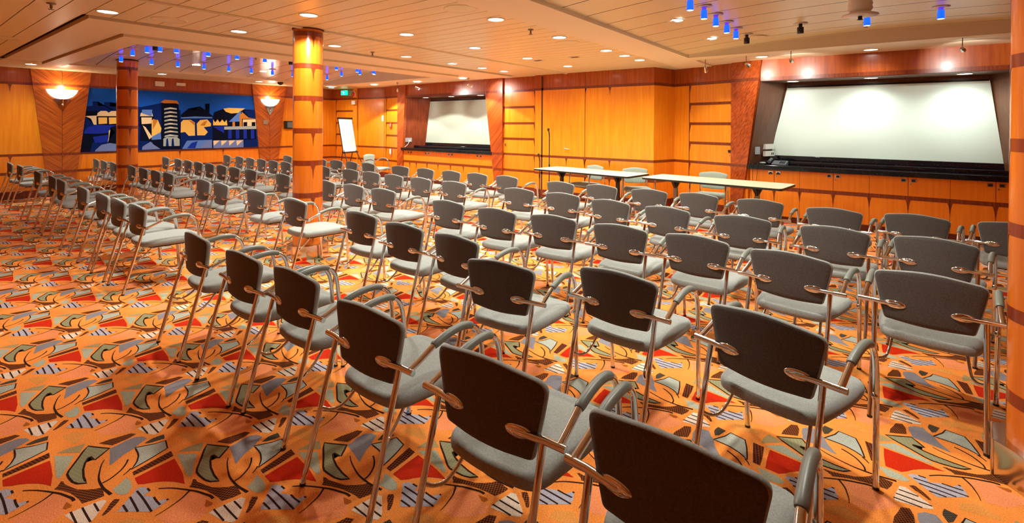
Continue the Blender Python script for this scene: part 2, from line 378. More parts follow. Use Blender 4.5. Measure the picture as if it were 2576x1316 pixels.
# ------------------------------------------------------------------ screen niches
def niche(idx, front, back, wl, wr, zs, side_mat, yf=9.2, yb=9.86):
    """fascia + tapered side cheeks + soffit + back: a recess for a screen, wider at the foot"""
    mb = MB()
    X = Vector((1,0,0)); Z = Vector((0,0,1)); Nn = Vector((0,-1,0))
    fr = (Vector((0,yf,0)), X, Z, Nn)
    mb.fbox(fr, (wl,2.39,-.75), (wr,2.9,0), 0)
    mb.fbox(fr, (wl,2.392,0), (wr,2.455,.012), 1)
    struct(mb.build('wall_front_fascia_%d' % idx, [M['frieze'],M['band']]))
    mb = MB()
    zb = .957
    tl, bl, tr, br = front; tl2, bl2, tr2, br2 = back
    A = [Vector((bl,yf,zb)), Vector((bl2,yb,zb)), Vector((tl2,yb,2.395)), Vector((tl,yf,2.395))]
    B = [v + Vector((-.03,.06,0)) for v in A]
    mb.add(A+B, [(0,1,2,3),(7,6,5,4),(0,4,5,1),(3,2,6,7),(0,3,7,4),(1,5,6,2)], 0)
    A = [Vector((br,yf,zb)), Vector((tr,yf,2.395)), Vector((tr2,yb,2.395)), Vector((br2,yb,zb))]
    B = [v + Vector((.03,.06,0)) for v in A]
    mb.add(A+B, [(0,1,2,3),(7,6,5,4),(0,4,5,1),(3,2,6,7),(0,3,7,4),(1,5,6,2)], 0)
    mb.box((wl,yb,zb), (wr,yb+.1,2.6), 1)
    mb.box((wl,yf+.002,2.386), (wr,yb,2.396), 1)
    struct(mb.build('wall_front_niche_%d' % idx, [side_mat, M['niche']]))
    cx = (bl2+br2)/2
    st = thing('projection_screen', ['','large pale projection screen above the black counter on the right','grey projection screen in the smaller niche left of the door wall'][idx], 'projection screen', (cx,yb-.02,zs[0]))
    mb = MB()
    fr2 = (Vector((0,0,0)), X, Z, Nn)
    h = zs[1]-zs[0]
    mb.prism(fr2, [(bl2-cx,0),(br2-cx,0),(tr2-cx-.004,h),(tl2-cx+.004,h)], -.012, .012, 0)
    mb.build('screen_panel', M['screen'] if idx == 1 else M['screen2'], st)
    mb = MB()
    mb.tube([(tl2-cx+.01,.0,h),(tr2-cx-.01,.0,h)], .016, 10)
    mb.build('screen_rail', M['black'], st)
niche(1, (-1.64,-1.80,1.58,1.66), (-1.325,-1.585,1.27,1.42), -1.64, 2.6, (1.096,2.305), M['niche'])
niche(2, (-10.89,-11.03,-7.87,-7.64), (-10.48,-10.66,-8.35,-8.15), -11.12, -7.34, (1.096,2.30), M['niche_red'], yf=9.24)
# tapered cherry panels beside the niches
fr, L = frame((-3.30,9.75), (-1.62,9.2))
mb = MB()
mb.prism(fr, [(1.24,0),(1.42,0),(1.535,.88),(1.775,2.75),(1.24,2.75)], -.05, .05, 0)
mb.fbox(fr, (1.24,2.40,.05), (1.735,2.455,.053), 1); mb.fbox(fr, (1.24,.895,.05), (1.535,.945,.053), 1); mb.fbox(fr, (1.24,.51,.05), (1.49,.565,.053), 1)
struct(mb.build('trim_3', [M['cherry'], M['band']]))
fr, L = frame((-12,9.22), (6,9.22))
mb = MB()
mb.prism(fr, [(.83,0),(1.00,0),(1.18,2.75),(.83,2.75)], -.06, .03, 0)
mb.build('trim_4', [M['cherry'], M['band']]); struct(bpy.data.objects['trim_4'])
mb = MB()
mb.prism(fr, [(4.50,0),(4.72,0),(4.72,2.75),(4.12,2.75)], -.06, .03, 0)
mb.fbox(fr, (4.20,2.40,.03), (4.72,2.455,.033), 1)
mb.fbox(fr, (4.40,.895,.03), (4.72,.945,.033), 1); mb.fbox(fr, (4.46,.51,.03), (4.72,.565,.033), 1)
struct(mb.build('trim_5', [M['cherry'], M['band']]))
mb = MB()
mb.prism(fr, [(13.72,0),(14.4,0),(14.4,2.75),(13.50,2.75)], -.06, .03, 0)
struct(mb.build('trim_6', [M['cherry'], M['band']]))
wall('wall_front_right', (2.35,9.24), (XR,9.24), wedges=(.4,1.4))

# ------------------------------------------------------------------ cabinets and counters
def cabinet(x0, x1, label, group):
    t = thing('cabinet', label, 'cabinet', ((x0+x1)/2,9.24,0), 0, group)
    w = (x1-x0)/2
    mb = MB(); mb.box((-w+.001,.02,.1),(w-.001,.55,.875)); mb.build('body', M['honey_low'], t)
    mb = MB(); mb.box((-w+.001,.055,0),(w-.001,.5,.1)); mb.build('plinth', M['skirt'], t)
    fr = (Vector((0,0,0)), Vector((1,0,0)), Vector((0,0,1)), Vector((0,-1,0)))
    for sd in (-1, 1):
        a, b = (-w+.001,-.004) if sd < 0 else (.004,w-.001)
        mb = MB()
        mb.fbox(fr, (a,.105,-.02), (b,.872,0), 0)
        mb.fbox(fr, (a,.535,0), (b,.595,.003), 1)
        c = -.004 if sd < 0 else .004; e = a if sd < 0 else b
        q = 1 if sd < 0 else -1
        mb.prism(fr, [(c,.535),(c-.026*q,.535),(c-.010*q,.47),(c,.37)], 0, .003, 1)
        mb.prism(fr, [(e,.535),(e+.026*q,.535),(e+.010*q,.47),(e,.37)], 0, .003, 1)
        d = mb.build('door', [M['honey_low'], M['band']], t)
        hx = -.055 if sd < 0 else .06
        mb = MB()
        mb.fbox(fr, (hx-.03,.80,0), (hx+.03,.808,.006), 0); mb.fbox(fr, (hx-.03,.842,0), (hx+.03,.85,.006), 0)
        mb.fbox(fr, (hx-.03,.808,0), (hx-.021,.842,.006), 0); mb.fbox(fr, (hx+.021,.808,0), (hx+.03,.842,.006), 0)
        mb.fbox(fr, (hx-.021,.808,0), (hx+.021,.842,.002), 1)
        mb.build('handle', [M['chrome'], M['black']], d)
        if sd > 0:
            mb = MB(); mb.tube([(hx-.032,-.0,.772),(hx-.032,-.006,.772)], .012, 12); mb.build('lock', M['chrome'], d)
for a, lab in ((-1.975,'honey wood base cabinet at the left end of the right counter, under the telephone'),
               (-1.05,'honey wood base cabinet second from the left under the large screen'),
               (-.125,'honey wood base cabinet third from the left under the large screen'),
               (.80,'honey wood base cabinet under the right end of the large screen')):
    cabinet(max(a,-1.83), a+.923, lab, 'cabinets under the large screen') if a > -1.9 else None
# the first unit is partly hidden behind the cherry panel: only its right half is seen
cabinet(-1.80, -1.052, 'honey wood base cabinet at the left end of the right counter, under the telephone', 'cabinets under the large screen')
cabinet(1.725, 2.34, 'honey wood base cabinet at the far right end, behind the near column', 'cabinets under the large screen')
for k, (a, b, lab) in enumerate(((-10.95,-10.40,'narrow honey wood base cabinet at the left end under the smaller screen'),
               (-10.40,-9.53,'honey wood base cabinet second from the left under the smaller screen'),
               (-9.53,-8.60,'honey wood base cabinet third from the left under the smaller screen'),
               (-8.60,-7.52,'honey wood base cabinet at the right end under the smaller screen'))):
    cabinet(a, b, lab, 'cabinets under the smaller screen')
def counter(x0, x1, label):
    t = thing('countertop', label, 'countertop', ((x0+x1)/2,9.24,.876))
    w = (x1-x0)/2
    mb = MB()
    mb.box((-w,-.06,0),(w,.66,.08), 0)
    mb.build('slab', M['granite'], t, bevel=.006)
    mb = MB(); mb.box((-w+.02,.30,.0805),(w-.02,.66,.135), 0); mb.build('ledge', M['granite'], t, bevel=.006)
    mb = MB(); mb.box((-w+.12,.58,.136),(w-.12,.612,.215), 0); mb.build('backsplash', M['granite'], t, bevel=.003)
counter(-1.83, 2.34, 'long black granite counter under the large screen')
counter(-11.0, -7.60, 'black granite counter under the smaller screen')

# ------------------------------------------------------------------ door leaf
fr, L = frame((-6.06,9.126), (-4.99,9.126))
mb = MB()
mb.fbox(fr, (0,.165,.0), (1.066,2.40,.006), 0)
for b in (4,5):
    mb.fbox(fr, (0,BZ[b][0],.006), (1.066,BZ[b][1],.009), 1)
for u in (.62,1.06): wedge(mb, (fr[0]+fr[3]*.006,fr[1],fr[2],fr[3]), u, BZ[4][0], 1)
d1 = struct(mb.build('door_1', [M['honey'], M['band']]))
mb = MB()
o = fr[0]
hx = -5.46
mb.tube([(hx,9.12,1.11),(hx,9.075,1.11)], .011, 10); mb.tube([(hx-.01,9.07,1.112),(hx+.05,9.068,1.108),(hx+.12,9.072,1.10)], [.012,.011,.008], 10)
mb.lathe([(0,0),(.026,0),(.026,.006),(0,.006)], (0,0,0), 16)
h = mb.build('door_handle', M['chrome'], d1)

# ------------------------------------------------------------------ ceiling
def planks(mb, x0, x1, y0, y1, pitch, z=ZC, m=0, gap=.010, off=0.0):
    y = y0 - ((y0-off) % pitch)
    while y < y1:
        a = max(y+gap/2, y0); b = min(y+pitch-gap/2, y1)
        if b > a+.004:
            mb.box((x0,a,z), (x1,b,z+.02), m)
        y += pitch
mb = MB()
XT = -5.45
P0 = .2165
planks(mb, XT+.035, -3.07, YB, 9.8, P0, off=2.644)
planks(mb, -6.70, XT-.035, YB, 9.8, P0, off=2.644)
planks(mb, XP, -6.70, YB, 1.33, P0, off=1.125)
planks(mb, XP, -6.70, 8.95, 10.0, P0, off=1.125)
planks(mb, XP, -12.62, 1.33, 8.95, .45, off=1.4)
# trim between plank fields
mb.box((XT-.03,YB,ZC-.012), (XT+.03,9.8,ZC+.02), 1)
mb.box((XT-.012,YB,ZC-.02), (XT+.012,9.8,ZC-.012), 1)
# dropped band beside the right tray
mb.box((-3.07,YB,ZC-.03), (-2.50,9.4,ZC+.02), 1)
mb.box((-2.50,8.03,ZC-.03), (XR,8.42,ZC+.02), 1)
mb.box((-2.50,8.42,ZC+.0), (XR,9.9,ZC+.03), 1)
mb.box((-2.50,8.40,ZC-.03), (XR,8.43,ZC+.03), 1)
mb.box((-3.4,9.4,ZC-.004), (-2.50,9.95,ZC+.03), 1)
mb.box((-3.6,9.0,ZC-.001), (-3.07,9.95,ZC+.03), 0)
planks(mb, -2.50, XR, YB, 3.55, .485, off=4.569)
mb.box((2.55,3.55,ZC-.0), (XR,8.03,ZC+.03), 1)
# void above the joints
mb.box((XP-.4,YB-.2,ZC+.04), (-8.2,2.2,ZC+.06), 2)
mb.box((-8.2,YB-.2,ZC+.04), (-2.5,10.2,ZC+.06), 2)
mb.box((XP-.4,7.72,ZC+.04), (-8.2,10.2,ZC+.06), 2)
mb.box((XP-.4,2.2,ZC+.04), (-12.55,7.72,ZC+.06), 2)
mb.box((-2.5,YB-.2,ZC+.04), (XR+.2,3.55,ZC+.06), 2)
mb.box((-2.5,8.03,ZC+.04), (XR+.2,10.2,ZC+.06), 2)
struct(mb.build('ceiling', [M['ceil'], M['plaster'], M['gap']]))

def vault(name, x0, x1, y0, y1, rise, pitch, off, mt):
    """tray with a shallow barrel: panels run along X and follow the arch"""
    mb = MB()
    n = 28
    zf = lambda x: ZC + .012 + rise*(1-((2*(x-x0)/(x1-x0))-1)**2)
    xs = [x0+(x1-x0)*i/n for i in range(n+1)]
    y = y0 - ((y0-off) % pitch)
    g = .006
    while y < y1:
        a = max(y+g, y0); b = min(y+pitch-g, y1)
        if b > a+.01:
            vs = [(x,a,zf(x)) for x in xs] + [(x,b,zf(x)) for x in xs]
            k = n+1
            mb.add(vs, [(i,i+k,i+k+1,i+1) for i in range(n)], 0, True)
            for yy in (a, b):
                mb.add([(x,yy,zf(x)) for x in xs]+[(x,yy,zf(x)+.02) for x in xs], [(i,i+1,i+1+k,i+k) for i in range(n)], 1)
        y += pitch
    # backing and end walls
    vs = [(x,y0,zf(x)+.022) for x in xs] + [(x,y1,zf(x)+.022) for x in xs]; k = n+1
    mb.add(vs, [(i,i+k,i+k+1,i+1) for i in range(n)], 1)
    for yy in (y0+.005, y1-.005):
        vs = [(x,yy,ZC-.02) for x in xs] + [(x,yy,zf(x)+.03) for x in xs]
        mb.add(vs, [(i,i+1,i+k+1,i+k) for i in range(n)], 2)
    for xx in (x0, x1):
        mb.box((xx-.004,y0,ZC-.02), (xx+.004,y1,ZC+.03), 2)
    struct(mb.build(name, [mt, M['gap'], M['plaster']]))
    return zf
ZR = vault('ceiling_tray_right', -2.50, 2.55, 3.55, 8.03, .13, .485, 4.569, M['ceil'])
ZL = vault('ceiling_tray_left', -12.55, -8.20, 2.2, 7.72, .17, .485, 2.69, M['ceil_tray'])
# stepped frame round the left tray
mb = MB()
def ring(xo, xi, yo0, yi0, yi1, yo1, z, xend):
    mb.box((xend,yo0,z), (xo,yi0,z+.05), 0)
    mb.box((xend,yi1,z), (xo,yo1,z+.05), 0)
    mb.box((xi,yi0,z), (xo,yi1,z+.05), 0)
ring(-6.76, -7.57, 1.39, 1.87, 8.02, 8.88, ZC-.025, -12.3)
ring(-7.60, -8.20, 1.90, 2.20, 7.72, 7.99, ZC-.055, -12.5)
struct(mb.build('ceiling_frame_left', [M['plaster']]))

# ------------------------------------------------------------------ columns
def column(x, y, z1, label, wdir=0.0, base=True):
    t = thing('column', label, 'column', (x,y,0))
    r = .17
    mb = MB()
    mb.lathe([(r,.0),(r,z1)], n=56)
    mb.build('shaft', M['column'], t)
    mb = MB()
    zs = [.34+.385*k for k in range(0,7)]
    for z in zs:
        if z+.06 > z1: continue
        mb.lathe([(r+.0012,z),(r+.0012,z+.06)], n=56)
        for w in range(4):
            a = wdir + w*PI/2
            vs = []
            for (da, dz) in ((-.16,0),(-.08,0),(0,0),(.08,0),(.16,0),(.06,-.055),(0,-.165),(-.06,-.055)):
                vs.append(((r+.0014)*math.cos(a+da), (r+.0014)*math.sin(a+da), z+.001+dz))
            mb.add(vs, [(6,5,2),(7,6,2),(5,4,3),(5,3,2),(7,2,1),(7,1,0)], 0)
    mb.build('band', M['colband'], t)
    if base:
        mb = MB()
        k = 8; ro = .215/math.cos(PI/k)
        P = [(ro*math.cos(wdir+PI/k+2*PI*i/k), ro*math.sin(wdir+PI/k+2*PI*i/k)) for i in range(k)]
        fr = (Vector((0,0,0)), Vector((1,0,0)), Vector((0,1,0)), Vector((0,0,1)))
        mb.prism(fr, P, 0, .165, 0)
        for p in P: mb.tube([(p[0],p[1],0),(p[0],p[1],.167)], .007, 8, 0)
        mb.build('base', M['steel'], t, bevel=.002)
    mb = MB(); mb.lathe([(r+.012,z1-.012),(r+.012,z1)], n=56); mb.lathe([(r,z1-.012),(r+.012,z1-.012)], n=56)
    mb.build('collar', M['seam'], t)
column(-5.54, 3.19, ZC, 'round cherry wood column with dark bands among the chairs in mid room', R(-10))
column(-11.91, 3.04, ZL(-11.91), 'far round cherry wood column with dark bands, in front of the blue mural', R(0))
column(.650, 3.19, ZC, 'near round cherry wood column with dark bands at the right edge of the photo', R(-97))

# ------------------------------------------------------------------ chairs
def superlip(out, zs, mb, m=0, center_top=0.0):
    """stack of rings: out = outline [(x,y)], zs = [(scale_inset, z)]"""
    k = len(out)
    cx = sum(p[0] for p in out)/k; cy = sum(p[1] for p in out)/k
    vs = []; fs = []
    for ins, z in zs:
        for (x, y) in out:
            d = math.hypot(x-cx, y-cy); f = max(0.0, (d-ins)/d)
            px, py = cx+(x-cx)*f, cy+(y-cy)*f
            vs.append((px, py, z(px,py) if callable(z) else z))
    for i in range(len(zs)-1):
        for j in range(k):
            jj = (j+1) % k
            fs.append((i*k+j, i*k+jj, (i+1)*k+jj, (i+1)*k+j))
    fs.append(tuple(range(k-1,-1,-1)))
    last = (len(zs)-1)*k
    ins, z = zs[-1]
    if callable(z):
        for fr_ in (.7,.42,.18):
            o0 = len(vs)
            for (x, y) in out:
                d = math.hypot(x-cx, y-cy); f = max(0.0, (d-ins)/d)*fr_
                px, py = cx+(x-cx)*f, cy+(y-cy)*f
                vs.append((px, py, z(px,py)))
            for j in range(k):
                jj = (j+1) % k; fs.append((last+j, last+jj, o0+jj, o0+j))
            last = o0
    fs.append(tuple(last+j for j in range(k)))
    mb.add(vs, fs, m, True)
def rounded(pts, rad, n=6):
    """rounded polygon; rad per corner"""
    out = []
    k = len(pts)
    for i in range(k):
        p = Vector(pts[i]); a = (Vector(pts[i-1])-p); b = (Vector(pts[(i+1)%k])-p)
        r = rad[i] if isinstance(rad, (list,tuple)) else rad
        la = min(r, a.length*.48); lb = min(r, b.length*.48)
        s = p + a.normalized()*la; e = p + b.normalized()*lb
        for j in range(n+1):
            t = j/n
            out.append(tuple((1-t)**2*s + 2*t*(1-t)*p + t*t*e))
    return out
def seat_mesh():
    mb = MB()
    o = rounded([(-.205,.0),(0,-.03),(.205,.0),(.25,.28),(.243,.50),(0,.525),(-.243,.50),(-.25,.28)], [.07,.2,.07,.2,.06,.2,.06,.2], 5)
    zt = lambda dz: (lambda x, y: .462+dz - .03*max(0,(y-.36)/.16)**2 - .012*max(0,1-y/.12)**2 + .006*(abs(x)/.25)**2)
    superlip(o, [(.035,.402),(.012,.404),(.003,.412),(0,.428),(.003,.443),(.012,.455),(.03,zt(0)),(.07,zt(.003))], mb)
    return mb
def back_mesh():
    """upholstered shell, crowned top, tapered to the foot, bowed across"""
    mb = MB()
    o = rounded([(-.190,.520),(0,.508),(.190,.520),(.215,.62),(.245,.780),(0,.822),(-.245,.780),(-.215,.62)], [.014,.2,.014,.2,.042,.3,.042,.2], 5)
    k = len(o); cx = 0; cz = .66
    def ysurf(x, z): return .028*(x/.24)**2*1.0 - .030 + .06*max(0,(.63-z))**1.3 - .03*max(0,(z-.66))
    rings = [(.10,0.0),(.03,.0005),(.005,.003),(0,.010),(0,.022),(.006,.030),(.02,.035),(.06,.038),(.12,.040)]
    vs = []; fs = []
    for ins, dy in rings:
        for x, z in o:
            d = math.hypot(x-cx, z-cz); f = (d-ins)/d
            xx = cx+(x-cx)*f; zz = cz+(z-cz)*f
            vs.append((xx, ysurf(xx,zz)+dy, zz))
    for i in range(len(rings)-1):
        for j in range(k):
            jj = (j+1) % k
            fs.append((i*k+j, (i+1)*k+j, (i+1)*k+jj, i*k+jj))
    # caps filled with inner loops so that the bow is kept
    for base, sgn in ((0,1),((len(rings)-1)*k,-1)):
        dy = rings[0][1] if sgn > 0 else rings[-1][1]
        prev = base
        ins0 = rings[0][0] if sgn > 0 else rings[-1][0]
        for st in (.45,.75):
            o0 = len(vs)
            for x, z in o:
                d = math.hypot(x-cx, z-cz); f = (d-ins0)/d*(1-st)
                xx = cx+(x-cx)*f; zz = cz+(z-cz)*f
                vs.append((xx, ysurf(xx,zz)+dy, zz))
            for j in range(k):
                jj = (j+1) % k
                q = (prev+j, prev+jj, o0+jj, o0+j)
                fs.append(q if sgn > 0 else q[::-1])
            prev = o0
        c = tuple(prev+j for j in range(k))
        fs.append(c if sgn > 0 else c[::-1])
    mb.add(vs, fs, 0, True)
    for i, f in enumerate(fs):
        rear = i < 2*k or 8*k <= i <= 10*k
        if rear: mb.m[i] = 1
    return mb, ysurf
def ellipsoid(mb, c, rx, ry, rz, n=14, mrow=7):
    vs = []; fs = []
    for i in range(mrow+1):
        th = PI*i/mrow
        for j in range(n):
            w = 2*PI*j/n
            vs.append((c[0]+rx*math.sin(th)*math.cos(w), c[1]+ry*math.sin(th)*math.sin(w), c[2]+rz*math.cos(th)))
    for i in range(mrow):
        for j in range(n):
            jj = (j+1) % n
            fs.append((i*n+j, (i+1)*n+j, (i+1)*n+jj, i*n+jj))
    mb.add(vs, fs, 0, True)
def make_chair(fab):
    t = thing('conference_chair', '-', 'chair', (0,0,0))
    seat_mesh().build('seat', fab, t)
    mb = MB()
    o = rounded([(-.17,.06),(.17,.06),(.20,.46),(-.20,.46)], .05, 4)
    superlip(o, [(0,.385),(0,.406)], mb); mb.build('seat_pan', M['pan'], t)
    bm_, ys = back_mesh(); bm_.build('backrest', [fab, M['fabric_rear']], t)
    for s in (-1, 1):
        mb = MB()   # rear leg
        mb.tube([(s*.232,-.168,.004),(s*.230,-.004,.603)], .0125, 12)
        mb.tube([(s*.232,-.168,.0),(s*.232,-.1665,.012)], .0132, 12, 1)
        mb.build('leg', [M['chrome'], M['black']], t)
        mb = MB()   # front leg sweeping up into the arm, one bent tube
        path = [(s*.2875,-.004,.606),(s*.286,.03,.618),(s*.283,.09,.641),(s*.281,.15,.666),(s*.281,.21,.682),(s*.281,.28,.690),(s*.283,.335,.686),(s*.285,.38,.668),(s*.286,.412,.632),(s*.287,.430,.58),(s*.287,.442,.48),(s*.285,.455,.30),(s*.282,.474,.004)]
        mb.tube(path, .0128, 12, 0, res=3)
        mb.tube([(s*.282,.4738,.0),(s*.2822,.473,.012)], .0135, 12, 1)
        ellipsoid(mb, (s*.284,.444,.425), .014, .016, .022)
        mb.build('leg', [M['chrome'], M['black']], t)
        mb = MB()   # rubber sleeve on the arm
        mb.tube([(s*.281,.135,.660),(s*.281,.15,.666),(s*.281,.21,.682),(s*.281,.28,.690),(s*.283,.335,.686),(s*.2845,.366,.675)], [.0165,.0185,.0185,.0185,.0185,.0165], 14, 0, res=3)
        mb.build('armrest', M['rubber'], t)
        mb = MB()   # cross stub and oval plate on the back
        y0 = ys(.15,.605)-.004
        mb.tube([(s*.312,-.002,.606),(s*.24,-.004,.606),(s*.19,-.013,.607),(s*.145,y0,.608),(s*.105,y0+.006,.608)], [.0128,.0128,.0128,.011,.006], 12, 0)
        vs = []; n = 20
        for q, (k, dy) in enumerate(((1,.006),(1,-.001),(.75,-.006),(.3,-.007))):
            for j in range(n):
                w = 2*PI*j/n
                xx = s*.142 + .052*k*math.cos(w)
                zz = .608 + .0235*k*math.sin(w)
                vs.append((xx, ys(xx,zz)+dy, zz))
        fs = []
        for i in range(3):
            for j in range(n):
                jj = (j+1) % n; fs.append((i*n+j, i*n+jj, (i+1)*n+jj, (i+1)*n+j))
        fs.append(tuple(3*n+j for j in range(n)))
        mb.add(vs, fs, 0, True)
        mb.build('back_bracket', M['chrome'], t)
        mb = MB()   # bent rod from the rear leg up to the seat
        mb.tube([(s*.228,-.082,.313),(s*.205,-.060,.300),(s*.180,-.02,.303),(s*.168,.03,.335),(s*.160,.08,.385),(s*.158,.11,.40)], .0075, 8, 0, res=3)
        mb.build('seat_bracket', M['chrome'], t)
    return t
ROWS = {'A':[(-0.43,1.25,-1),(-1.07,1.28,0.6),(-1.79,1.31,-1),(-2.55,1.39,-2),(-3.15,1.38,-1),(-3.95,1.41,-3),(-5.82,1.56,0),(-6.44,1.56,0),(-7.06,1.57,0),(-7.98,1.58,0),(-9.23,1.6,0),(-9.91,1.62,0),(-11.07,1.63,0),(-12.92,1.66,0),(-13.86,1.64,0)],'B':[(-0.39,2.29,-14),(-1.15,2.47,-4),(-1.775,2.22,4.7),(-2.45,2.55,-5),(-3.07,2.59,-2),(-3.78,2.69,-2),(-5,2.73,-2),(-6.05,2.81,-1),(-7.09,2.83,-1),(-7.72,2.85,-1),(-9.18,2.88,-1),(-9.8,2.89,-1),(-10.5,2.91,-1),(-11.23,2.93,-1),(-12.47,2.95,-2),(-13.24,2.97,-2),(-13.92,2.99,-2)],'C':[(0.216,3.475,-6),(-0.456,3.526,-9.7),(-1.07,3.64,-6),(-1.67,3.64,-2),(-2.32,3.66,1),(-2.93,3.61,-1),(-3.64,3.67,-2),(-4.94,3.84,0),(-5.6,3.87,-2),(-6.27,3.9,-6),(-7.62,3.96,-2),(-8.83,4.01,-2),(-9.54,4.04,-2),(-10.19,4.08,-2),(-10.8,4.1,-2),(-11.42,4.12,-2),(-12.09,4.16,-2),(-12.76,4.19,-2),(-13.63,4.22,-2)],'D':[(0.98,4.5,-8),(0.32,4.64,-11),(-0.29,4.65,-6),(-0.98,4.7,0),(-1.68,4.75,-7),(-2.32,4.81,-6),(-3,4.94,-1),(-3.66,4.96,0),(-4.81,4.97,0),(-5.55,5.01,-2),(-6.23,5.05,-2),(-6.87,5.09,0),(-7.51,5.13,0),(-8.41,5.18,-9),(-10.05,5.28,-4),(-10.66,5.32,-4),(-11.28,5.36,-4),(-11.9,5.39,-4),(-12.55,5.43,-4),(-13.37,5.48,-4)],'E':[(0.92,5.81,-10),(0.27,5.79,-10),(-0.36,5.72,-8),(-1.05,5.89,-5),(-1.73,5.97,-8),(-2.33,5.94,-1),(-3.01,5.97,-4),(-3.63,5.92,-5),(-4.71,6.06,-5),(-5.35,6.08,-4),(-5.98,6.11,-4),(-6.67,6.14,-3),(-7.41,6.17,3),(-8.48,6.22,-4),(-9.1,6.24,-5),(-9.72,6.27,0),(-10.33,6.29,-9),(-12.03,6.37,-4)]}
RN = {'A':'rear','B':'second rear','C':'middle','D':'second front','E':'front'}
RN = {'E':'front row','D':'second row from the front','C':'third row from the front','B':'fourth row from the front','A':'rear row'}
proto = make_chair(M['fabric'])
used = [False]
def place(src, x, y, rz, label, group):
    if not used[0] and src is proto: c = proto; used[0] = True
    else: c = copy_tree(src)
    c.location = (x,y,0); c.rotation_euler = (0,0,R(rz)); c['label'] = label
    if group: c['group'] = group
    elif 'group' in c: del c['group']
    return c
for k, L in ROWS.items():
    n = len(L)
    for i, (x, y, rz) in enumerate(L):
        # name the chair by its row and its place in the row counted from the right
        if i == 0: w = 'rightmost chair'
        elif i == n-1: w = 'leftmost chair'
        elif i < n/2: w = ORD[i]+' chair from the right'
        else: w = ORD[n-1-i]+' chair from the left'
        fr_ = {'E':'facing the screens','D':'right behind the front row','C':'midway back','B':'just before the rear row','A':'nearest the carpet aisle'}[k]
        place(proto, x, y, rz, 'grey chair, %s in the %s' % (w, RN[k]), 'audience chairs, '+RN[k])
gproto = make_chair(M['fabric_green']); gproto['label'] = 'x'
g0 = [True]
def placeg(x, y, rz, label):
    c = gproto if g0[0] else copy_tree(gproto); g0[0] = False
    c.location = (x,y,0); c.rotation_euler = (0,0,R(rz)); c['label'] = label; c['group'] = 'chairs facing the audience'
    return c
placeg(-4.60, 8.86, 161, 'pale green grey chair behind the left table, nearest the door handle')
placeg(-3.74, 8.83, 213, 'pale green grey chair behind the right end of the left table')
placeg(-2.33, 8.93, 182, 'pale green grey chair behind the right table, in front of the slatted panel')
placeg(-10.97, 8.06, -74, 'pale grey chair standing sideways beside the flip chart, turned to the smaller screen')

# ------------------------------------------------------------------ tables
def table(x, y, rz, label, w=2.1, d=.78, legm='legsteel'):
    t = thing('folding_table', label, 'table', (x,y,0), R(rz), 'speaker tables')
    fr = (Vector((0,0,0)), Vector((1,0,0)), Vector((0,1,0)), Vector((0,0,1)))
    a, b = w/2, d/2
    top = MB(); top.prism(fr, rounded([(-a,-b),(a,-b),(a,b),(-a,b)], .05, 4), .750, .756, 0); top.build('tabletop', M['laminate'], t)
    ed = MB(); ed.prism(fr, rounded([(-a-.002,-b-.002),(a+.002,-b-.002),(a+.002,b+.002),(-a-.002,b+.002)], .05, 4), .722, .7495, 0); ed.build('edge_band', M['black'], t)
    for sx in (-1, 1):
        mb = MB(); X = sx*(a-.42)
        mb.box((X-.028,-.028,.05),(X+.028,.028,.69), 0)
        mb.prism((Vector((X,0,0)),Vector((0,1,0)),Vector((0,0,1)),Vector((1,0,0))), [(-.26,.0),(.26,.0),(.24,.03),(.05,.06),(-.05,.06),(-.24,.03)], -.025, .025, 0)
        mb.prism((Vector((X,0,0)),Vector((0,1,0)),Vector((0,0,1)),Vector((1,0,0))), [(-.03,.58),(.03,.58),(.16,.722),(-.16,.722)], -.02, .02, 1)
        mb.prism((Vector((X,0,0)),Vector((-1,0,0)),Vector((0,0,1)),Vector((0,1,0))), [(-.03,.6),(.03,.6),(.09,.722),(-.09,.722)], -.02, .02, 1)
        mb.build('leg', [M[legm], M['black']], t)
    return t
table(-4.375, 8.155, -6, 'left folding table with a beige top and black legs, in front of the door wall', legm='black')
table(-2.075, 8.01, -5.5, 'right folding table with a beige top and grey legs, by the angled slat panel')

# ------------------------------------------------------------------ flip chart
t = thing('flip_chart', 'white flip chart on a black easel near the corner left of the smaller screen', 'flip chart', (-12.37,8.58,0), R(110))
fr = (Vector((0,0,0)), Vector((1,0,0)), Vector((0,.19,1)).normalized(), Vector((0,-1,.19)).normalized())
mb = MB(); mb.fbox(fr, (-.33,.80,.0), (.33,1.82,.012)); mb.build('board', M['black'], t)
mb = MB(); mb.fbox(fr, (-.31,.82,.0125), (.31,1.79,.02)); mb.build('paper_pad', mat('flip_chart_paper', (.86,.86,.84), .8), t)
mb = MB(); mb.fbox(fr, (-.34,1.79,-.005), (.34,1.84,.035)); mb.build('clamp', M['black'], t)
mb = MB(); mb.fbox(fr, (-.33,.775,.0), (.33,.80,.06)); mb.build('pen_tray', M['black'], t)
for p in ((-.42,-.22),(.42,-.22),(-.16,.40),(.16,.40)):
    mb = MB(); sx = 1 if p[0] > 0 else -1
    mb.tube([(p[0],p[1],0),(sx*.26,.19,.95)], .012, 8)
    mb.build('leg', M['blackmetal'], t)

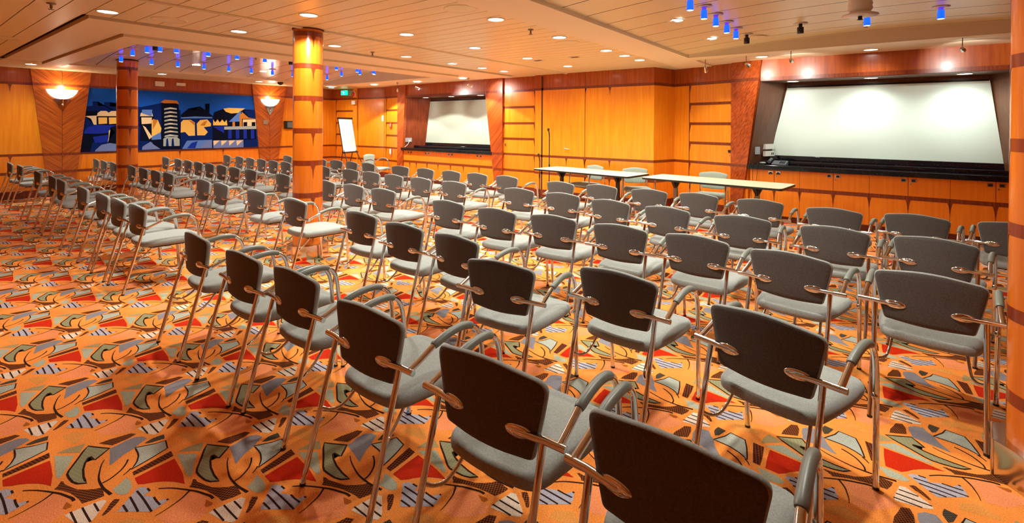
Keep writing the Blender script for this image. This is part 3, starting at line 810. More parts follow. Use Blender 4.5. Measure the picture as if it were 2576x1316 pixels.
# ------------------------------------------------------------------ microphone stands
def mic(x, y, h, label, shaft=True):
    t = thing('microphone_stand', label, 'microphone stand', (x,y,0), 0, 'microphone stands')
    mb = MB(); mb.lathe([(0,.028),(.03,.028),(.12,.016),(.125,.008),(.125,0),(0,0)], n=28); mb.build('base', M['blackmetal'], t)
    mb = MB(); mb.tube([(0,0,.02),(0,0,h-.10)], .010, 10); mb.tube([(0,0,h*.48),(0,0,h*.48+.09)], .016, 10); mb.build('pole', M['blackmetal'], t)
    mb = MB(); mb.tube([(0,0,h-.11),(0,-.005,h-.06)], .012, 10); mb.tube([(0,-.005,h-.06),(.01,-.05,h+.02)], [.012,.014], 10); ellipsoid(mb, (.012,-.06,h+.035), .026, .026, .032); mb.build('microphone', M['black'], t)
mic(-5.99, 8.9, .93, 'short black microphone stand with round base by the dark door edge')
mic(-5.48, 8.5, 1.49, 'tall slim black microphone stand behind the left table')

# ------------------------------------------------------------------ mural
def mural():
    t = thing('mural', 'wide blue mural of dark hills, arches and a leaning tower on the left wall', 'mural', (XP+.003,0,0))
    fr = (Vector((0,0,0)), Vector((0,1,0)), Vector((0,0,1)), Vector((1,0,0)))
    pm = [mat('mural_'+n, c, .9, spec=.05) for n, c in (('sky',(.012,.10,.56)),('deep',(.004,.018,.13)),('night',(.004,.006,.018)),('cream',(.80,.62,.36)),('yellow',(.85,.52,.12)),('royal',(.012,.03,.36)),('lightblue',(.10,.22,.60)),('ochre',(.55,.20,.03)),('grey',(.36,.42,.40)),('violet',(.16,.22,.48)))]
    mb = MB()
    mb.prism(fr, [(2.79,.945),(6.72,.945),(6.567,2.405),(2.955,2.405)], 0, .02, 0)
    mb.build('canvas', pm[0], t)
    # zoomed-photo pixel grid of the mural -> wall metres
    def W(px, py):
        u = 2.79+(px-655)/(2135-655)*3.93
        zt = 2.405; zb = .945
        f = (px-655)/1480
        top = 235+f*(300-235); bot = 765+f*(725-765)
        # perspective of the long wall: foreshortening along u
        Lp = (px-655)/1480
        u = 2.79 + 3.93*(Lp*1.0/(1+.33*(1-Lp)))*1.0 if False else 2.79+3.93*((Lp/ (1.245-.245*Lp)) if True else 0)
        z = zb + (bot-py)/(bot-top)*(zt-zb)
        lo = 2.79+(.165)*(z-zb)/(zt-zb)+.004; hi = 6.72-(.153)*(z-zb)/(zt-zb)-.004
        return (min(max(u,lo),hi), min(max(z,zb+.004),zt-.004))
    import bmesh as _b
    lay = [0]
    pic = MB()
    def poly(m, pts):
        lay[0] += 1
        q = [W(*p) for p in pts]
        a = sum(q[i][0]*q[(i+1)%len(q)][1]-q[(i+1)%len(q)][0]*q[i][1] for i in range(len(q)))
        if a < 0: q = q[::-1]
        bm = _b.new(); vs = [bm.verts.new((.02+.0004*lay[0]+.0006, p[0], p[1])) for p in q]
        try:
            f = bm.faces.new(vs)
        except ValueError:
            bm.free(); return
        _b.ops.triangulate(bm, faces=[f]); bm.verts.index_update()
        pic.add([v.co[:] for v in bm.verts], [tuple(v.index for v in f.verts) for f in bm.faces], m); bm.free()
    SKY,DEEP,NIGHT,CREAM,YEL,ROY,LB,OCH,GREY,VIO = range(10)
    poly(DEEP, [(690,390),(760,385),(760,350),(803,350),(803,385),(853,385),(853,355),(900,355),(900,390),(1150,395),(1320,360),(1480,420),(1480,770),(655,770)])
    poly(NIGHT, [(700,430),(800,425),(800,470),(695,470)])
    poly(CREAM, [(695,470),(800,465),(800,540),(770,540),(745,490),(700,475)])
    for c in (850,935,1200):
        poly(CREAM, [(c-55,470),(c-50,445),(c-25,427),(c+20,427),(c+45,445),(c+52,470)])
        poly(NIGHT, [(c-58,470),(c+60,470),(c+60,545),(c-58,545)])
        poly(YEL if c != 1200 else CREAM, [(c-45,480),(c+42,480),(c+38,530),(c-42,535)])
    poly(ROY, [(690,600),(720,560),(800,540),(960,545),(960,600),(800,615),(690,612)])
    poly(NIGHT, [(655,770),(690,615),(800,615),(960,600),(960,660),(760,680),(740,765)])
    poly(ROY, [(760,640),(900,620),(900,680),(780,690)])
    poly(CREAM, [(890,590),(915,570),(935,600),(900,640),(880,690),(890,640)])
    poly(NIGHT, [(905,560),(960,545),(960,690),(880,740),(900,650),(940,605)])
    poly(VIO, [(780,750),(830,705),(900,690),(960,700),(960,760),(780,762)])
    poly(LB, [(1160,415),(1245,415),(1240,470),(1160,445)])
    poly(NIGHT, [(1150,545),(1250,545),(1330,600),(1320,680),(1145,670)])
    poly(YEL, [(1240,500),(1290,500),(1320,570),(1315,600),(1240,640)])
    poly(OCH, [(1250,490),(1290,505),(1250,580)])
    poly(LB, [(1240,640),(1315,600),(1318,660),(1240,665)])
    poly(CREAM, [(1165,545),(1190,560),(1245,640),(1220,660)])
    poly(VIO, [(1165,720),(1230,680),(1320,740),(1160,748)])
    poly(NIGHT, [(1240,670),(1320,680),(1320,745),(1250,700)])
    # leaning tower
    poly(NIGHT, [(1320,360),(1460,360),(1478,640),(1478,740),(1322,740)])
    poly(OCH, [(1315,352),(1345,332),(1450,340),(1466,372),(1440,362),(1340,362)])
    for i in range(8):
        y = 395+i*32
        poly(GREY, [(1342+i*1.0,y+10),(1390,y),(1445+i*1.5,y+8),(1448+i*1.5,y+20),(1395,y+15),(1342,y+24)])
        poly(CREAM, [(1365,y+8),(1400,y+3),(1425,y+10),(1400,y+13)])
    poly(GREY, [(1335,655),(1365,640),(1445,640),(1470,660),(1470,715),(1335,718)])
    poly(DEEP, [(1360,660),(1372,650),(1380,718),(1356,718)])
    poly(DEEP, [(1405,660),(1418,650),(1425,716),(1402,716)])
    # hills with a chimney
    poly(NIGHT, [(1480,455),(1545,405),(1590,420),(1640,388),(1690,420),(1750,470),(1480,478)])
    poly(NIGHT, [(1690,435),(1700,380),(1685,365),(1718,362),(1708,380),(1718,440)])
    poly(LB, [(1480,478),(1600,470),(1740,475),(1740,485),(1480,488)])
    poly(DEEP, [(1478,488),(1745,488),(1745,735),(1478,740)])
    poly(YEL, [(1480,520),(1500,500),(1560,498),(1595,520),(1598,630),(1545,632),(1515,600),(1478,605)])
    poly(OCH, [(1540,500),(1590,515),(1592,545)])
    poly(YEL, [(1612,530),(1640,500),(1700,495),(1732,530),(1730,552),(1670,560),(1705,600),(1680,628),(1615,628)])
    poly(OCH, [(1640,545),(1670,515),(1700,505),(1680,548)])
    poly(LB, [(1490,740),(1530,672),(1740,665),(1740,733)])
    poly(ROY, [(1530,735),(1570,690),(1620,675),(1600,735)])
    poly(VIO, [(1640,733),(1690,680),(1738,668),(1738,732)])
    # right part: roofs, crowns, columns
    poly(NIGHT, [(1748,490),(1760,435),(1840,405),(1900,420),(2000,410),(2110,415),(2125,735),(1748,735)])
    poly(YEL, [(1835,405),(1880,398),(2020,402),(1960,440),(1900,445),(1855,430)])
    poly(DEEP, [(2010,420),(2108,415),(2110,490),(2060,485)])
    poly(YEL, [(1748,545),(1750,495),(1765,520),(1785,495),(1805,520),(1825,495),(1845,520),(1862,497),(1870,545)])
    poly(LB, [(1880,515),(1985,415),(1980,512)])
    poly(OCH, [(1990,430),(2050,480),(2108,488),(1990,490)])
    poly(CREAM, [(2000,495),(2112,492),(2114,550),(2000,550)])
    for x in (2005,2075): poly(NIGHT, [(x,518),(x+32,516),(x+32,550),(x,550)])
    for x in (1912,1972): poly(OCH, [(x,450 if x > 1950 else 515),(x+20,445 if x > 1950 else 515),(x+22,575),(x,575)])
    poly(GREY, [(1842,555),(2115,550),(2116,575),(1842,580)])
    for x in (1875,1940,2005,2068): poly(ROY, [(x,580),(x+28,579),(x+30,655),(x,657)])
    poly(ROY, [(1745,555),(1840,550),(1840,610)])
    poly(VIO, [(1748,672),(2005,665),(2006,730),(1750,735)])
    for x in (1750,1815,1880,1945): poly(CREAM, [(x,672),(x+55,670),(x+5,715)])
    poly(DEEP, [(2010,665),(2122,662),(2128,728),(2010,732)])
    pic.build('painted_shapes', pm, t)
mural()

# ------------------------------------------------------------------ wall lamps
def sconce(y, label):
    t = thing('wall_sconce', label, 'wall lamp', (XP+.05,y,2.10), 0, 'glass bowl sconces')
    mb = MB()
    prof = [(.02,.02),(.10,.035),(.18,.085),(.235,.155),(.262,.225),(.256,.225),(.228,.160),(.17,.095),(.09,.05),(.02,.035)]
    mb.lathe(prof, n=20, a0=-PI/2, a1=PI/2)
    g = mat('opal_glass', (.9,.86,.78), .4, emit=(1,.93,.78), es=2.4) if 'opal_glass' not in bpy.data.materials else bpy.data.materials['opal_glass']
    mb.build('glass_bowl', g, t)
    mb = MB()
    fr = (Vector((0,0,0)), Vector((0,1,0)), Vector((0,0,1)), Vector((1,0,0)))
    mb.prism(fr, [(-.14,.02),(0,-.24),(.14,.02),(.09,.05),(-.09,.05)], .0, .018, 0)
    mb.tube([(.03,0,-.13),(.035,0,.04)], .018, 12); ellipsoid(mb, (.035,0,-.10), .022, .022, .022)
    mb.build('bracket', M['chrome'], t)
    l = bpy.data.lights.new('sconce_lamp', 'POINT'); l.energy = 4.5; l.color = (1,.86,.62); l.shadow_soft_size = .06
    lo = bpy.data.objects.new('lamp', l); COL.objects.link(lo); lo.parent = t; lo.location = (.13,0,.27)
sconce(2.495, 'lit half bowl glass sconce on the left chevron panel beside the mural')
sconce(7.04, 'lit half bowl glass sconce on the right chevron panel beside the mural')

# ------------------------------------------------------------------ downlights
LIGHT_W = 85
def downlight(x, y, z, label, energy=None, spot=True, color=(.98,1,.90), size=150, group='recessed ceiling downlights', blend=1.0):
    t = thing('downlight', label, 'ceiling light', (x,y,z), 0, group)
    mb = MB(); mb.lathe([(.082,.0),(.098,.0),(.098,-.006),(.086,-.008),(.082,.0)], n=28); mb.build('trim_ring', M['trimring'], t)
    mb = MB(); mb.lathe([(0,-.0025),(.05,-.0025),(.0835,-.0025)], n=28); mb.build('diffuser', M['bulb'], t)
    if spot:
        l = bpy.data.lights.new('downlight_lamp', 'SPOT'); l.energy = energy or LIGHT_W; l.color = color
        l.spot_size = R(size); l.spot_blend = blend; l.shadow_soft_size = .07
        lo = bpy.data.objects.new('lamp', l); COL.objects.link(lo); lo.parent = t; lo.location = (0,0,-.012)
    return t
cols = {-6.34:('',[1.455,2.736,4.06,5.40,6.50,7.35,8.05]), -4.785:('',[2.76,4.08,5.375,6.72,8.05]), -3.32:('',[2.75,4.07,5.37,6.72,7.38,8.0])}
xn = {-6.34:'along the left tray edge', -4.785:'in the row left of the wide seam', -3.32:'beside the right tray'}
yn = ['first','second','third','fourth','fifth','sixth','last']
for x, (_, ys_) in cols.items():
    for i, y in enumerate(ys_):
        downlight(x, y, ZC, 'round downlight %s, %s from the camera side' % (xn[x], (yn[:len(ys_)-1]+[yn[-1]])[i]), energy=LIGHT_W*(.5 if y < 2.76 and x > -4 else 2.0 if x == -4.785 and i == 0 else 1), size=162 if x == -4.785 and i == 0 else 150, blend=.10 if x == -4.785 and i == 0 else 1.0)
for i, y in enumerate((2.8,4.17,5.55,6.98)):
    downlight(-1.88, y, ZR(-1.88)+.001 if y > 3.6 else ZC, 'round white downlight in the right tray, %s in its line' % yn[i], energy=LIGHT_W*(.6 if y < 3 else 1))
for i, (x, y) in enumerate(((-.4,2.75),(-.4,4.12))):  # unseen extra downlights, added to brighten the near right chairs
    downlight(x, y, ZR(x) if y > 3.6 else ZC, 'round white downlight added out of view to brighten the near chairs', group='added downlights brightening the near chairs')
for i, (x, y, lb) in enumerate(((-13.25,1.86,'at the far left edge, above the left sconce'),(-13.25,4.03,'above the mural'),(-13.30,6.26,'above the right end of the mural'),
                 (-9.37,3.96,'in the left tray, close to its near edge'),(-11.75,4.19,'in the left tray above the mural side'),(-11.8,5.64,'in the left tray before the right sconce'),
                 (-9.4,5.6,'in the left tray behind the mid room column'),(-9.5,8.45,'before the smaller screen, left'),(-13.2,8.35,'near the exit sign'),(-11.2,8.4,'between the flip chart and the smaller screen'),(-7.9,8.45,'before the smaller screen, right'))):
    zz = ZL(x)+.001 if -12.5 < x < -8.2 and 2.2 < y < 7.7 else (ZC-.036 if y > 8 else ZC)
    sc = y > 8.3 and x > -12
    downlight(x, y, zz, 'round white downlight %s' % lb, energy=LIGHT_W*(2.2 if sc else 1), size=124 if sc else 150, blend=.10 if sc else 1.0)
downlight(-.12, 8.86, ZC, 'round white downlight in the bright strip before the large screen', energy=26)
downlight(-1.55, 8.75, ZC, 'round white downlight by the pendant spots at the left of the large screen', energy=26)
for x, lb in ((-1.19,'left'),(-.12,'middle'),(.96,'right')):
    downlight(x, 9.47, 2.386, '%s downlight in the soffit above the large screen' % lb, energy=40 if x > -1 else 7, color=(.93,1,.93), size=150)
for x, lb in ((-10.3,'left'),(-9.3,'middle'),(-8.25,'right')):
    downlight(x, 9.5, 2.386, '%s downlight in the soffit above the smaller screen' % lb, energy=9, color=(1,1,.93), size=110)

# ------------------------------------------------------------------ little blue lamps
def blue_lamp(x, y, z, label, lit=True, group=None):
    t = thing('blue_pendant_lamp' if lit else 'dark_pendant_lamp', label, 'ceiling lamp', (x,y,z), 0, group)
    mb = MB(); mb.lathe([(.03,-.002),(.075,-.002),(.078,-.006),(.03,-.008)], n=20); mb.build('ceiling_ring', M['trimring'], t)
    if lit:
        mb = MB(); mb.lathe([(.021,-.006),(.024,-.04)], n=16); mb.build('neck', M['bluecap'], t)
        mb = MB(); mb.lathe([(.024,-.04),(.031,-.044),(.033,-.126),(.030,-.132)], n=16); mb.build('glass_shade', M['blue'], t)
        mb = MB(); mb.lathe([(.030,-.132),(.02,-.130),(0,-.129)], n=16); mb.build('bulb', M['bluetip'], t)
    else:
        mb = MB(); mb.lathe([(.02,-.004),(.02,-.05),(.036,-.05),(.036,-.125),(0,-.125)], n=16); mb.build('shade', M['black'], t)
near_y = [2.87,3.32,3.77,4.24,5.2,5.68,6.17,6.58]
for i, y in enumerate(near_y):
    if i == 4: continue
    blue_lamp(-8.80, y, ZL(-8.80), 'small blue glass lamp on the near side of the left tray, %s from the left' % ORD[i if i < 4 else i-1], group='blue lamps in the left tray')
blue_lamp(-8.82, 4.73, ZL(-8.82), 'small unlit black lamp on the near side of the left tray, by the mid column', False)
blue_lamp(-8.9, 2.62, ZL(-8.9), 'small unlit black lamp near the left corner of the left tray', False)
for i, y in enumerate((2.82,3.30,3.75,4.23,4.72,5.20,5.68,6.18,6.62,7.10)):
    blue_lamp(-11.42, y, ZL(-11.42), 'small blue glass lamp on the mural side of the left tray, %s from the left' % ORD[i], group='blue lamps in the left tray')
for i, x in enumerate((-10.55,-9.80,-9.2)):
    blue_lamp(x, 2.77, ZL(x), 'small blue glass lamp on the left end of the left tray, %s from the mural' % ORD[i], group='blue lamps in the left tray')
for i, x in enumerate((-10.6,-9.85,-9.3)):
    blue_lamp(x, 6.98, ZL(x), 'small blue glass lamp on the right end of the left tray, %s from the mural' % ORD[i], group='blue lamps in the left tray')
for i, y in enumerate((4.73,5.19,5.64,6.12,6.58)):
    blue_lamp(-1.46, y, ZR(-1.46), 'small blue glass lamp in the right tray, %s of the line running back' % ORD[i], group='blue lamps in the right tray')
blue_lamp(-1.44, 7.10, ZR(-1.44), 'small unlit black lamp at the corner of the right tray, by the flush speaker', False)
blue_lamp(-.79, 6.88, ZR(-.79), 'small unlit black lamp in the right tray, right of the corner one', False)
blue_lamp(-.13, 6.82, ZR(-.13), 'small blue glass lamp in the right tray under the drum fitting', group='blue lamps in the right tray')
blue_lamp(.50, 6.82, ZR(.50), 'small blue glass lamp in the right tray, nearest the right column', group='blue lamps in the right tray')

# ------------------------------------------------------------------ pendant spots
def pendant(x, y, aim, label, z=ZC, energy=14):
    t = thing('pendant_spotlight', label, 'spotlight', (x,y,z), 0, 'pendant spotlights by the screens')
    mb = MB(); mb.tube([(0,0,0),(0,0,-.16)], .005, 8); mb.lathe([(.03,0),(.03,-.012),(.006,-.014)], n=14); mb.build('rod', M['legsteel'], t)
    d = (Vector(aim)-Vector((x,y,z-.20))).normalized()
    a = Vector((0,0,-.16)); b = a + d*.09
    mb = MB(); mb.tube([a-d*.015, a+d*.02, b], [.018,.026,.030], 14); mb.build('head', M['steel'], t)
    mb = MB(); mb.tube([b, b+d*.002], .026, 14); mb.build('lens', mat('spot_lens', (1,1,1), .3, emit=(1,1,.95), es=20) if 'spot_lens' not in bpy.data.materials else bpy.data.materials['spot_lens'], t)
    l = bpy.data.lights.new('spot_lamp', 'SPOT'); l.energy = energy; l.color = (1,.97,.9); l.spot_size = R(75); l.spot_blend = .5; l.shadow_soft_size = .02
    lo = bpy.data.objects.new('lamp', l); COL.objects.link(lo); lo.parent = t
    lo.location = b + d*.012; lo.rotation_euler = d.to_track_quat('-Z','Y').to_euler()
pendant(-2.33, 8.38, (-2.3,9.3,1.2), 'pendant spotlight hanging before the slatted panel')
pendant(-1.69, 8.31, (-1.5,9.2,2.35), 'pendant spotlight hanging before the tapered cherry panel')
pendant(-1.05, 8.12, (-1.05,9.2,2.4), 'pendant spotlight hanging before the left of the large screen', energy=22)
pendant(.80, 8.14, (1.0,9.2,2.4), 'pendant spotlight hanging before the right of the large screen', energy=16)
pendant(-7.74, 8.47, (-7.3,9.24,2.2), 'pendant spotlight near the right edge of the smaller screen', z=ZC-.036, energy=20)
pendant(-9.41, 8.33, (-8.3,9.2,1.9), 'pendant spotlight glaring before the smaller screen', z=ZC-.036, energy=20)
pendant(-10.17, 8.37, (-11.2,9.24,1.6), 'pendant spotlight at the left of the smaller screen', z=ZC-.036, energy=18)

# ------------------------------------------------------------------ small ceiling and wall fittings
def sprinkler(x, y, z, label):
    t = thing('sprinkler', label, 'sprinkler', (x,y,z), 0, 'ceiling sprinklers')
    mb = MB(); mb.lathe([(.035,0),(.035,-.006),(.012,-.012),(.010,-.04),(.014,-.045),(.004,-.05)], n=14); mb.lathe([(.0,-.062),(.022,-.062),(.022,-.058),(0,-.058)], n=14)
    mb.tube([(.011,0,-.045),(.011,0,-.06)], .003, 6); mb.tube([(-.011,0,-.045),(-.011,0,-.06)], .003, 6)
    mb.build('head', M['legsteel'], t)
sprinkler(-3.33, 4.74, ZC, 'small metal sprinkler beside the dropped band, centre of the ceiling')
sprinkler(-6.39, 4.76, ZC, 'small metal sprinkler near the left tray, right of the mid column')
sprinkler(-6.35, 1.03, ZC, 'small metal sprinkler at the top left of the ceiling')
sprinkler(-.15, 7.35, ZR(-.15), 'small metal sprinkler in the right tray under a blue lamp')
sprinkler(-9.7, 4.5, ZL(-9.7), 'small metal sprinkler inside the left tray')
def cspeaker(x, y, z, label):
    o = MB(); o.lathe([(0,-.006),(.10,-.006),(.155,-.004),(.165,-.010),(.172,0)], n=32)
    t = tag(o.build('ceiling_speaker', M['ceil'], None, loc=(x,y,z)), label, 'speaker', 'flush ceiling speakers')
cspeaker(-3.30, 3.50, ZC, 'round flush ceiling speaker beside the dropped band, nearest the camera')
cspeaker(-6.28, 1.98, ZC, 'round flush ceiling speaker by the corner of the left tray')
cspeaker(-3.43, 5.78, ZC, 'round flush ceiling speaker beside the dropped band, farther back')
cspeaker(-1.42, 7.42, ZR(-1.42), 'round flush ceiling speaker in the far corner of the right tray')
cspeaker(-9.45, 1.05, ZC, 'round flush ceiling speaker at the left edge of the photo')
t = thing('ceiling_drum', 'ribbed white drum fitting with a wide dish hanging in the right tray', 'ceiling fitting', (-.17,5.95,ZR(-.17)))
mb = MB(); mb.lathe([(.10,0),(.105,-.02),(.098,-.04),(.105,-.06),(.098,-.08),(.105,-.10),(.098,-.12),(.08,-.14)], n=28); mb.build('drum', M['white'], t)
mb = MB(); mb.lathe([(.08,-.14),(.15,-.165),(.155,-.172),(.05,-.178),(0,-.178)], n=32); mb.build('dish', M['white'], t)
mb = MB(); mb.lathe([(.018,-.178),(.018,-.21),(.03,-.215),(0,-.218)], n=12); mb.build('sensor', M['black'], t)
for x, y, lb in ((-4.79,7.05,'left'),(-4.05,7.05,'right')):
    t = thing('ceiling_vent', '%s of two small slotted vents far down the plank ceiling' % lb, 'vent', (x,y,ZC), 0, 'small slotted vents')
    mb = MB(); mb.box((-.09,-.06,-.006),(.09,.06,0)); mb.build('plate', M['trimring'], t)
    mb = MB()
    for k in range(3): mb.box((-.07,-.04+.03*k,-.008),(.07,-.025+.03*k,-.006))
    mb.build('slot', M['gap'], t)
t = thing('security_camera', 'black dome camera on the ceiling above the right sconce', 'camera', (-13.07,6.72,ZC))
mb = MB(); mb.lathe([(.075,0),(.075,-.02),(.06,-.05),(.03,-.075),(0,-.08)], n=20); mb.build('dome', M['black'], t)

def plate(name, cat, label, fr, u, z, w, h, d, m, bev=.003, group=None):
    o = MB(); o.fbox(fr, (u-w/2,z-h/2,0), (u+w/2,z+h/2,d))
    return tag(o.build(name, m, bevel=bev), label, cat, group)
frP, _ = frame((XP+.003,0), (XP+.003,9))
plate('wall_speaker', 'speaker', 'square white box high on the left wall above the leaning tower', frP, 4.31, 2.59, .19, .12, .05, M['white'])
plate('wall_vent_box', 'box', 'flat white box high on the left wall, right of the square one', frP, 4.77, 2.61, .20, .075, .04, M['white'])
frS, _ = frame((XP+.052,0), (XP+.052,9))
plate('control_plate', 'wall plate', 'small grey control plate on the chevron panel under the right sconce', frS, 6.91, 1.66, .13, .12, .02, mat('grey_plate', (.30,.22,.15), .4))
t = thing('wall_monitor', 'small dark wall monitor between the right sconce and the mid column', 'monitor', (XP+.003,7.72,1.585))
fr0 = (Vector((0,0,0)), Vector((0,1,0)), Vector((0,0,1)), Vector((1,0,0)))
mb = MB(); mb.fbox(fr0, (-.23,-.12,0), (.23,.12,.05)); mb.build('casing', M['black'], t, bevel=.005)
mb = MB(); mb.fbox(fr0, (-.15,-.085,.0505), (.19,.085,.052)); mb.build('display', mat('grey_display', (.14,.17,.18), .25), t)
for i, (y, lb) in enumerate(((2.97,'left'),(3.05,'middle'),(3.14,'right'))):
    plate('wall_socket', 'socket', '%s of the white sockets low on the left wall under the mural' % lb, frP, y, .335, .06, .11, .03, M['white'], group='low sockets')
# exit sign
t = thing('exit_sign', 'green emergency exit sign under the ceiling by the corner', 'sign', (-13.67,9.13,2.62))
frz = (Vector((0,0,0)), Vector((1,0,0)), Vector((0,0,1)), Vector((0,-1,0)))
mb = MB(); mb.fbox(frz, (-.15,-.075,0), (.15,.075,.05)); mb.build('panel', mat('exit_green', (.0,.45,.28), .4, emit=(.0,.75,.42), es=.9), t, bevel=.004)
mb = MB()
mb.prism(frz, [(-.012,-.05),(.012,-.05),(.012,.005),(-.012,.005)], .051, .053, 0)
mb.prism(frz, [(-.05,.0),(.0,.05),(.05,.0)], .051, .053, 0)
mb.build('arrow', mat('exit_white', (.9,.95,.9), .4, emit=(.8,1,.9), es=1.0), t)
frC, _ = frame((XP,9.14), (-12.0,9.39))
plate('wall_box', 'box', 'small white box on the wall below the alarm bell', (frC[0]+frC[3]*.04,)+frC[1:], 1.09, 2.30, .16, .12, .07, M['white'])
t = thing('alarm_bell', 'red alarm bell with a white backplate high on the corner wall', 'alarm bell', tuple(frC[0]+frC[1]*1.06+frC[3]*.037+Vector((0,0,2.58))))
mb = MB(); mb.tube([(0,0,0),(0,-.02,0)], .085, 20); mb.build('backplate', M['white'], t)
mb = MB(); mb.tube([(-.02,-.02,-.01),(-.02,-.05,-.01),(-.02,-.07,-.01)], [.075,.07,.04], 20); mb.build('gong', mat('alarm_red', (.62,.03,.01), .35), t)
plate('notice_card', 'notice', 'tall white card on the flat panel left of the slats', frC, 2.28, 1.80, .07, .17, .006, M['white'])
frL, _ = frame((-12.0,9.39), (-11.10,9.227))
fa = thing('fire_call_point', 'red and white fire alarm call point on the slats left of the smaller screen', 'fire alarm', tuple(frL[0]+frL[1]*.42+frL[3]*.007+Vector((0,0,1.59))))
mb = MB(); mb.fbox((Vector((0,0,0)),)+frL[1:], (-.05,-.08,0), (.05,.08,.03)); mb.build('body', bpy.data.materials['alarm_red'], fa, bevel=.004)
mb = MB(); mb.prism((Vector((0,0,0)),)+frL[1:], [(-.012,-.045),(.008,-.045),(.008,-.01),(.03,-.01),(.03,.008),(.008,.008),(.008,.025),(.035,.025),(.035,.045),(-.012,.045)], .0305, .033); mb.build('symbol', M['white'], fa)
ph = thing('wall_phone', 'white wall handset in a red cradle low on the slats beside the smaller screen', 'wall phone', tuple(frL[0]+frL[1]*.43+frL[3]*.007+Vector((0,0,.80))))
mb = MB(); mb.fbox((Vector((0,0,0)),)+frL[1:], (-.05,-.09,0), (.05,.09,.02)); mb.build('cradle', bpy.data.materials['alarm_red'], ph, bevel=.004)
mb = MB(); mb.fbox((Vector((0,0,0)),)+frL[1:], (-.038,-.06,.0205), (.038,.09,.045)); mb.fbox((Vector((0,0,0)),)+frL[1:], (-.034,-.09,.0205), (.034,-.07,.03)); mb.build('handset', M['white'], ph, bevel=.006)
fr24, _ = frame((-12,9.233), (6,9.233))
plate('panel_lock', 'lock', 'small dark lock on the slatted panel right of the smaller screen', fr24, 12-7.21, 1.14, .035, .06, .012, M['steel'])
frA, _ = frame((-3.30,9.75), (-1.62,9.2))
plate('panel_latch', 'latch', 'small dark latch on the slatted panel before the tapered cherry panel', (frA[0]+frA[3]*.006,)+frA[1:], 1.19, 1.16, .045, .05, .015, M['black'])
plate('panel_keyhole', 'lock', 'tiny chrome keyhole just below the latch on the slatted panel', (frA[0]+frA[3]*.006,)+frA[1:], 1.195, 1.085, .02, .02, .01, M['chrome'])
# sockets on the cheek left of the large screen
frN, _ = frame((-1.773,9.2), (-1.541,9.86))
def off(fr, d): return (fr[0]+fr[3]*d, fr[1], fr[2], fr[3])
frN = off(frN, .010)
plate('wall_socket', 'socket', 'grey steel socket on the dark cheek left of the large screen', frN, .15, 1.19, .13, .13, .02, mat('socket_grey', (.35,.38,.42), .35))
s1 = plate('trunking_box', 'socket box', 'upper white socket box on the dark cheek left of the large screen', frN, .49, 1.255, .30, .09, .05, M['white'])
s2 = plate('trunking_box', 'socket box', 'lower white socket box with two outlets on the dark cheek left of the large screen', frN, .49, 1.13, .30, .09, .05, M['white'])
mb = MB()
for du in (.05,.10): mb.fbox(frN, (.49+du-.013,1.11,.05), (.49+du+.013,1.15,.053))
mb.build('outlet', M['black'], s2)
frM, _ = frame((-11.009,9.24), (-10.633,9.86))
pl = plate('wall_socket', 'socket', 'grey socket with a white plug on the red cheek left of the smaller screen', off(frM,.010), .18, 1.17, .19, .12, .02, bpy.data.materials['socket_grey'])
mb = MB(); o_, u_, v_, n_ = off(frM,.010)
mb.fbox((o_,u_,v_,n_), (.18,1.13,.02), (.23,1.17,.045)); mb.tube([o_+u_*.2+v_*1.13+n_*.03, o_+u_*.16+v_*1.06+n_*.06, o_+u_*.10+v_*1.0+n_*.08, o_+u_*.06+v_*.97+n_*.09], .006, 8, 0, res=4)
mb.build('plug', M['white'], pl)
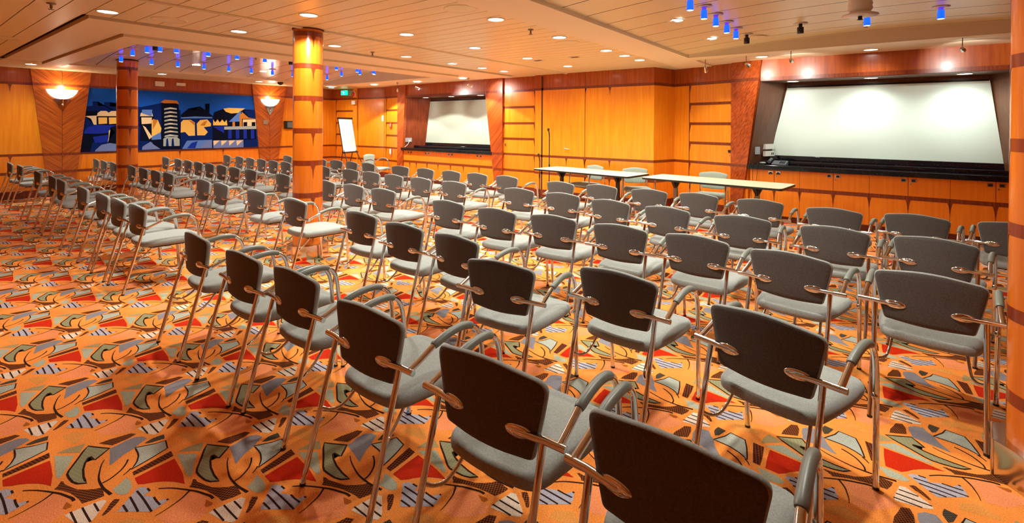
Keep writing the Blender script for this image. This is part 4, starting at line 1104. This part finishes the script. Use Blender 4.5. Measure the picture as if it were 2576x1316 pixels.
# telephone and cables on the counter
t = thing('telephone', 'grey desk telephone on the black counter at its left end', 'telephone', (-1.36,9.36,.957), R(-4))
mb = MB(); mb.add([(-.11,-.09,0),(.11,-.09,0),(.11,.09,0),(-.11,.09,0),(-.11,-.09,.02),(.11,-.09,.02),(.11,.09,.07),(-.11,.09,.07)], [(0,3,2,1),(4,5,6,7),(0,1,5,4),(1,2,6,5),(2,3,7,6),(3,0,4,7)]); mb.build('base', mat('phone_grey', (.07,.08,.10), .4), t, bevel=.004)
mb = MB(); mb.tube([(-.15,-.08,.05),(-.15,0,.075),(-.15,.08,.085)], [.028,.02,.028], 10); mb.build('handset', bpy.data.materials['phone_grey'], t)
mb = MB()
for i in range(4):
    for j in range(3): mb.box((.0+.03*j,-.06+.03*i,.028+.0075*i),(.02+.03*j,-.04+.03*i,.036+.0075*i+.005))
mb.build('keypad', mat('phone_keys', (.02,.02,.025), .5), t)
t = thing('computer_mouse', 'pale grey computer mouse on the counter left of the telephone', 'mouse', (-1.63,9.40,.961))
mb = MB(); ellipsoid(mb, (0,0,.016), .055, .032, .018); mb.build('shell', mat('mouse_grey', (.35,.35,.34), .4), t)
mb = MB(); mb.tube([(-.05,0,.01),(-.10,-.06,.008),(-.13,-.13,.008),(-.07,-.18,.008)], .004, 6, 0, res=4); mb.build('cord', M['black'], t)
mb = MB(); mb.tube([(-1.73,9.30,.962),(-1.745,9.20,.965),(-1.747,9.170,.955),(-1.745,9.166,.70),(-1.76,9.165,.40),(-1.74,9.166,.33),(-1.70,9.166,.45),(-1.68,9.168,.75),(-1.67,9.17,.955),(-1.66,9.22,.965),(-1.70,9.36,.962)], .004, 6, 0, res=5)
tag(mb.build('cable', M['black']), 'thin black cable looping down over the counter front at its left end', 'cable')

# ------------------------------------------------------------------ world, camera, view
w = bpy.data.worlds.new('world'); S.world = w; w.use_nodes = True
w.node_tree.nodes['Background'].inputs['Color'].default_value = (1,.8,.6,1)
w.node_tree.nodes['Background'].inputs['Strength'].default_value = .0
cam = bpy.data.cameras.new('camera'); co = bpy.data.objects.new('camera', cam); COL.objects.link(co)
cam.sensor_fit = 'HORIZONTAL'; cam.sensor_width = 36
cam.lens = 1219.0/2576*36
cam.shift_y = -(658-324.4)/2576
cam.clip_start = .02
xr = Vector((0.79618455,0.60502443,0.00596673)); yd = Vector((0.00878434,-0.00169822,-0.99995997)); zf = Vector((-0.60499008,0.7962051,-0.00666684))
m = Matrix(((xr.x,-yd.x,-zf.x,0),(xr.y,-yd.y,-zf.y,0),(xr.z,-yd.z,-zf.z,1.6),(0,0,0,1)))
co.matrix_world = m
S.camera = co
S.view_settings.view_transform = 'Standard'; S.view_settings.look = 'None'
S.view_settings.exposure = 0.98; S.view_settings.gamma = 1.0
S.view_settings.use_curve_mapping = False
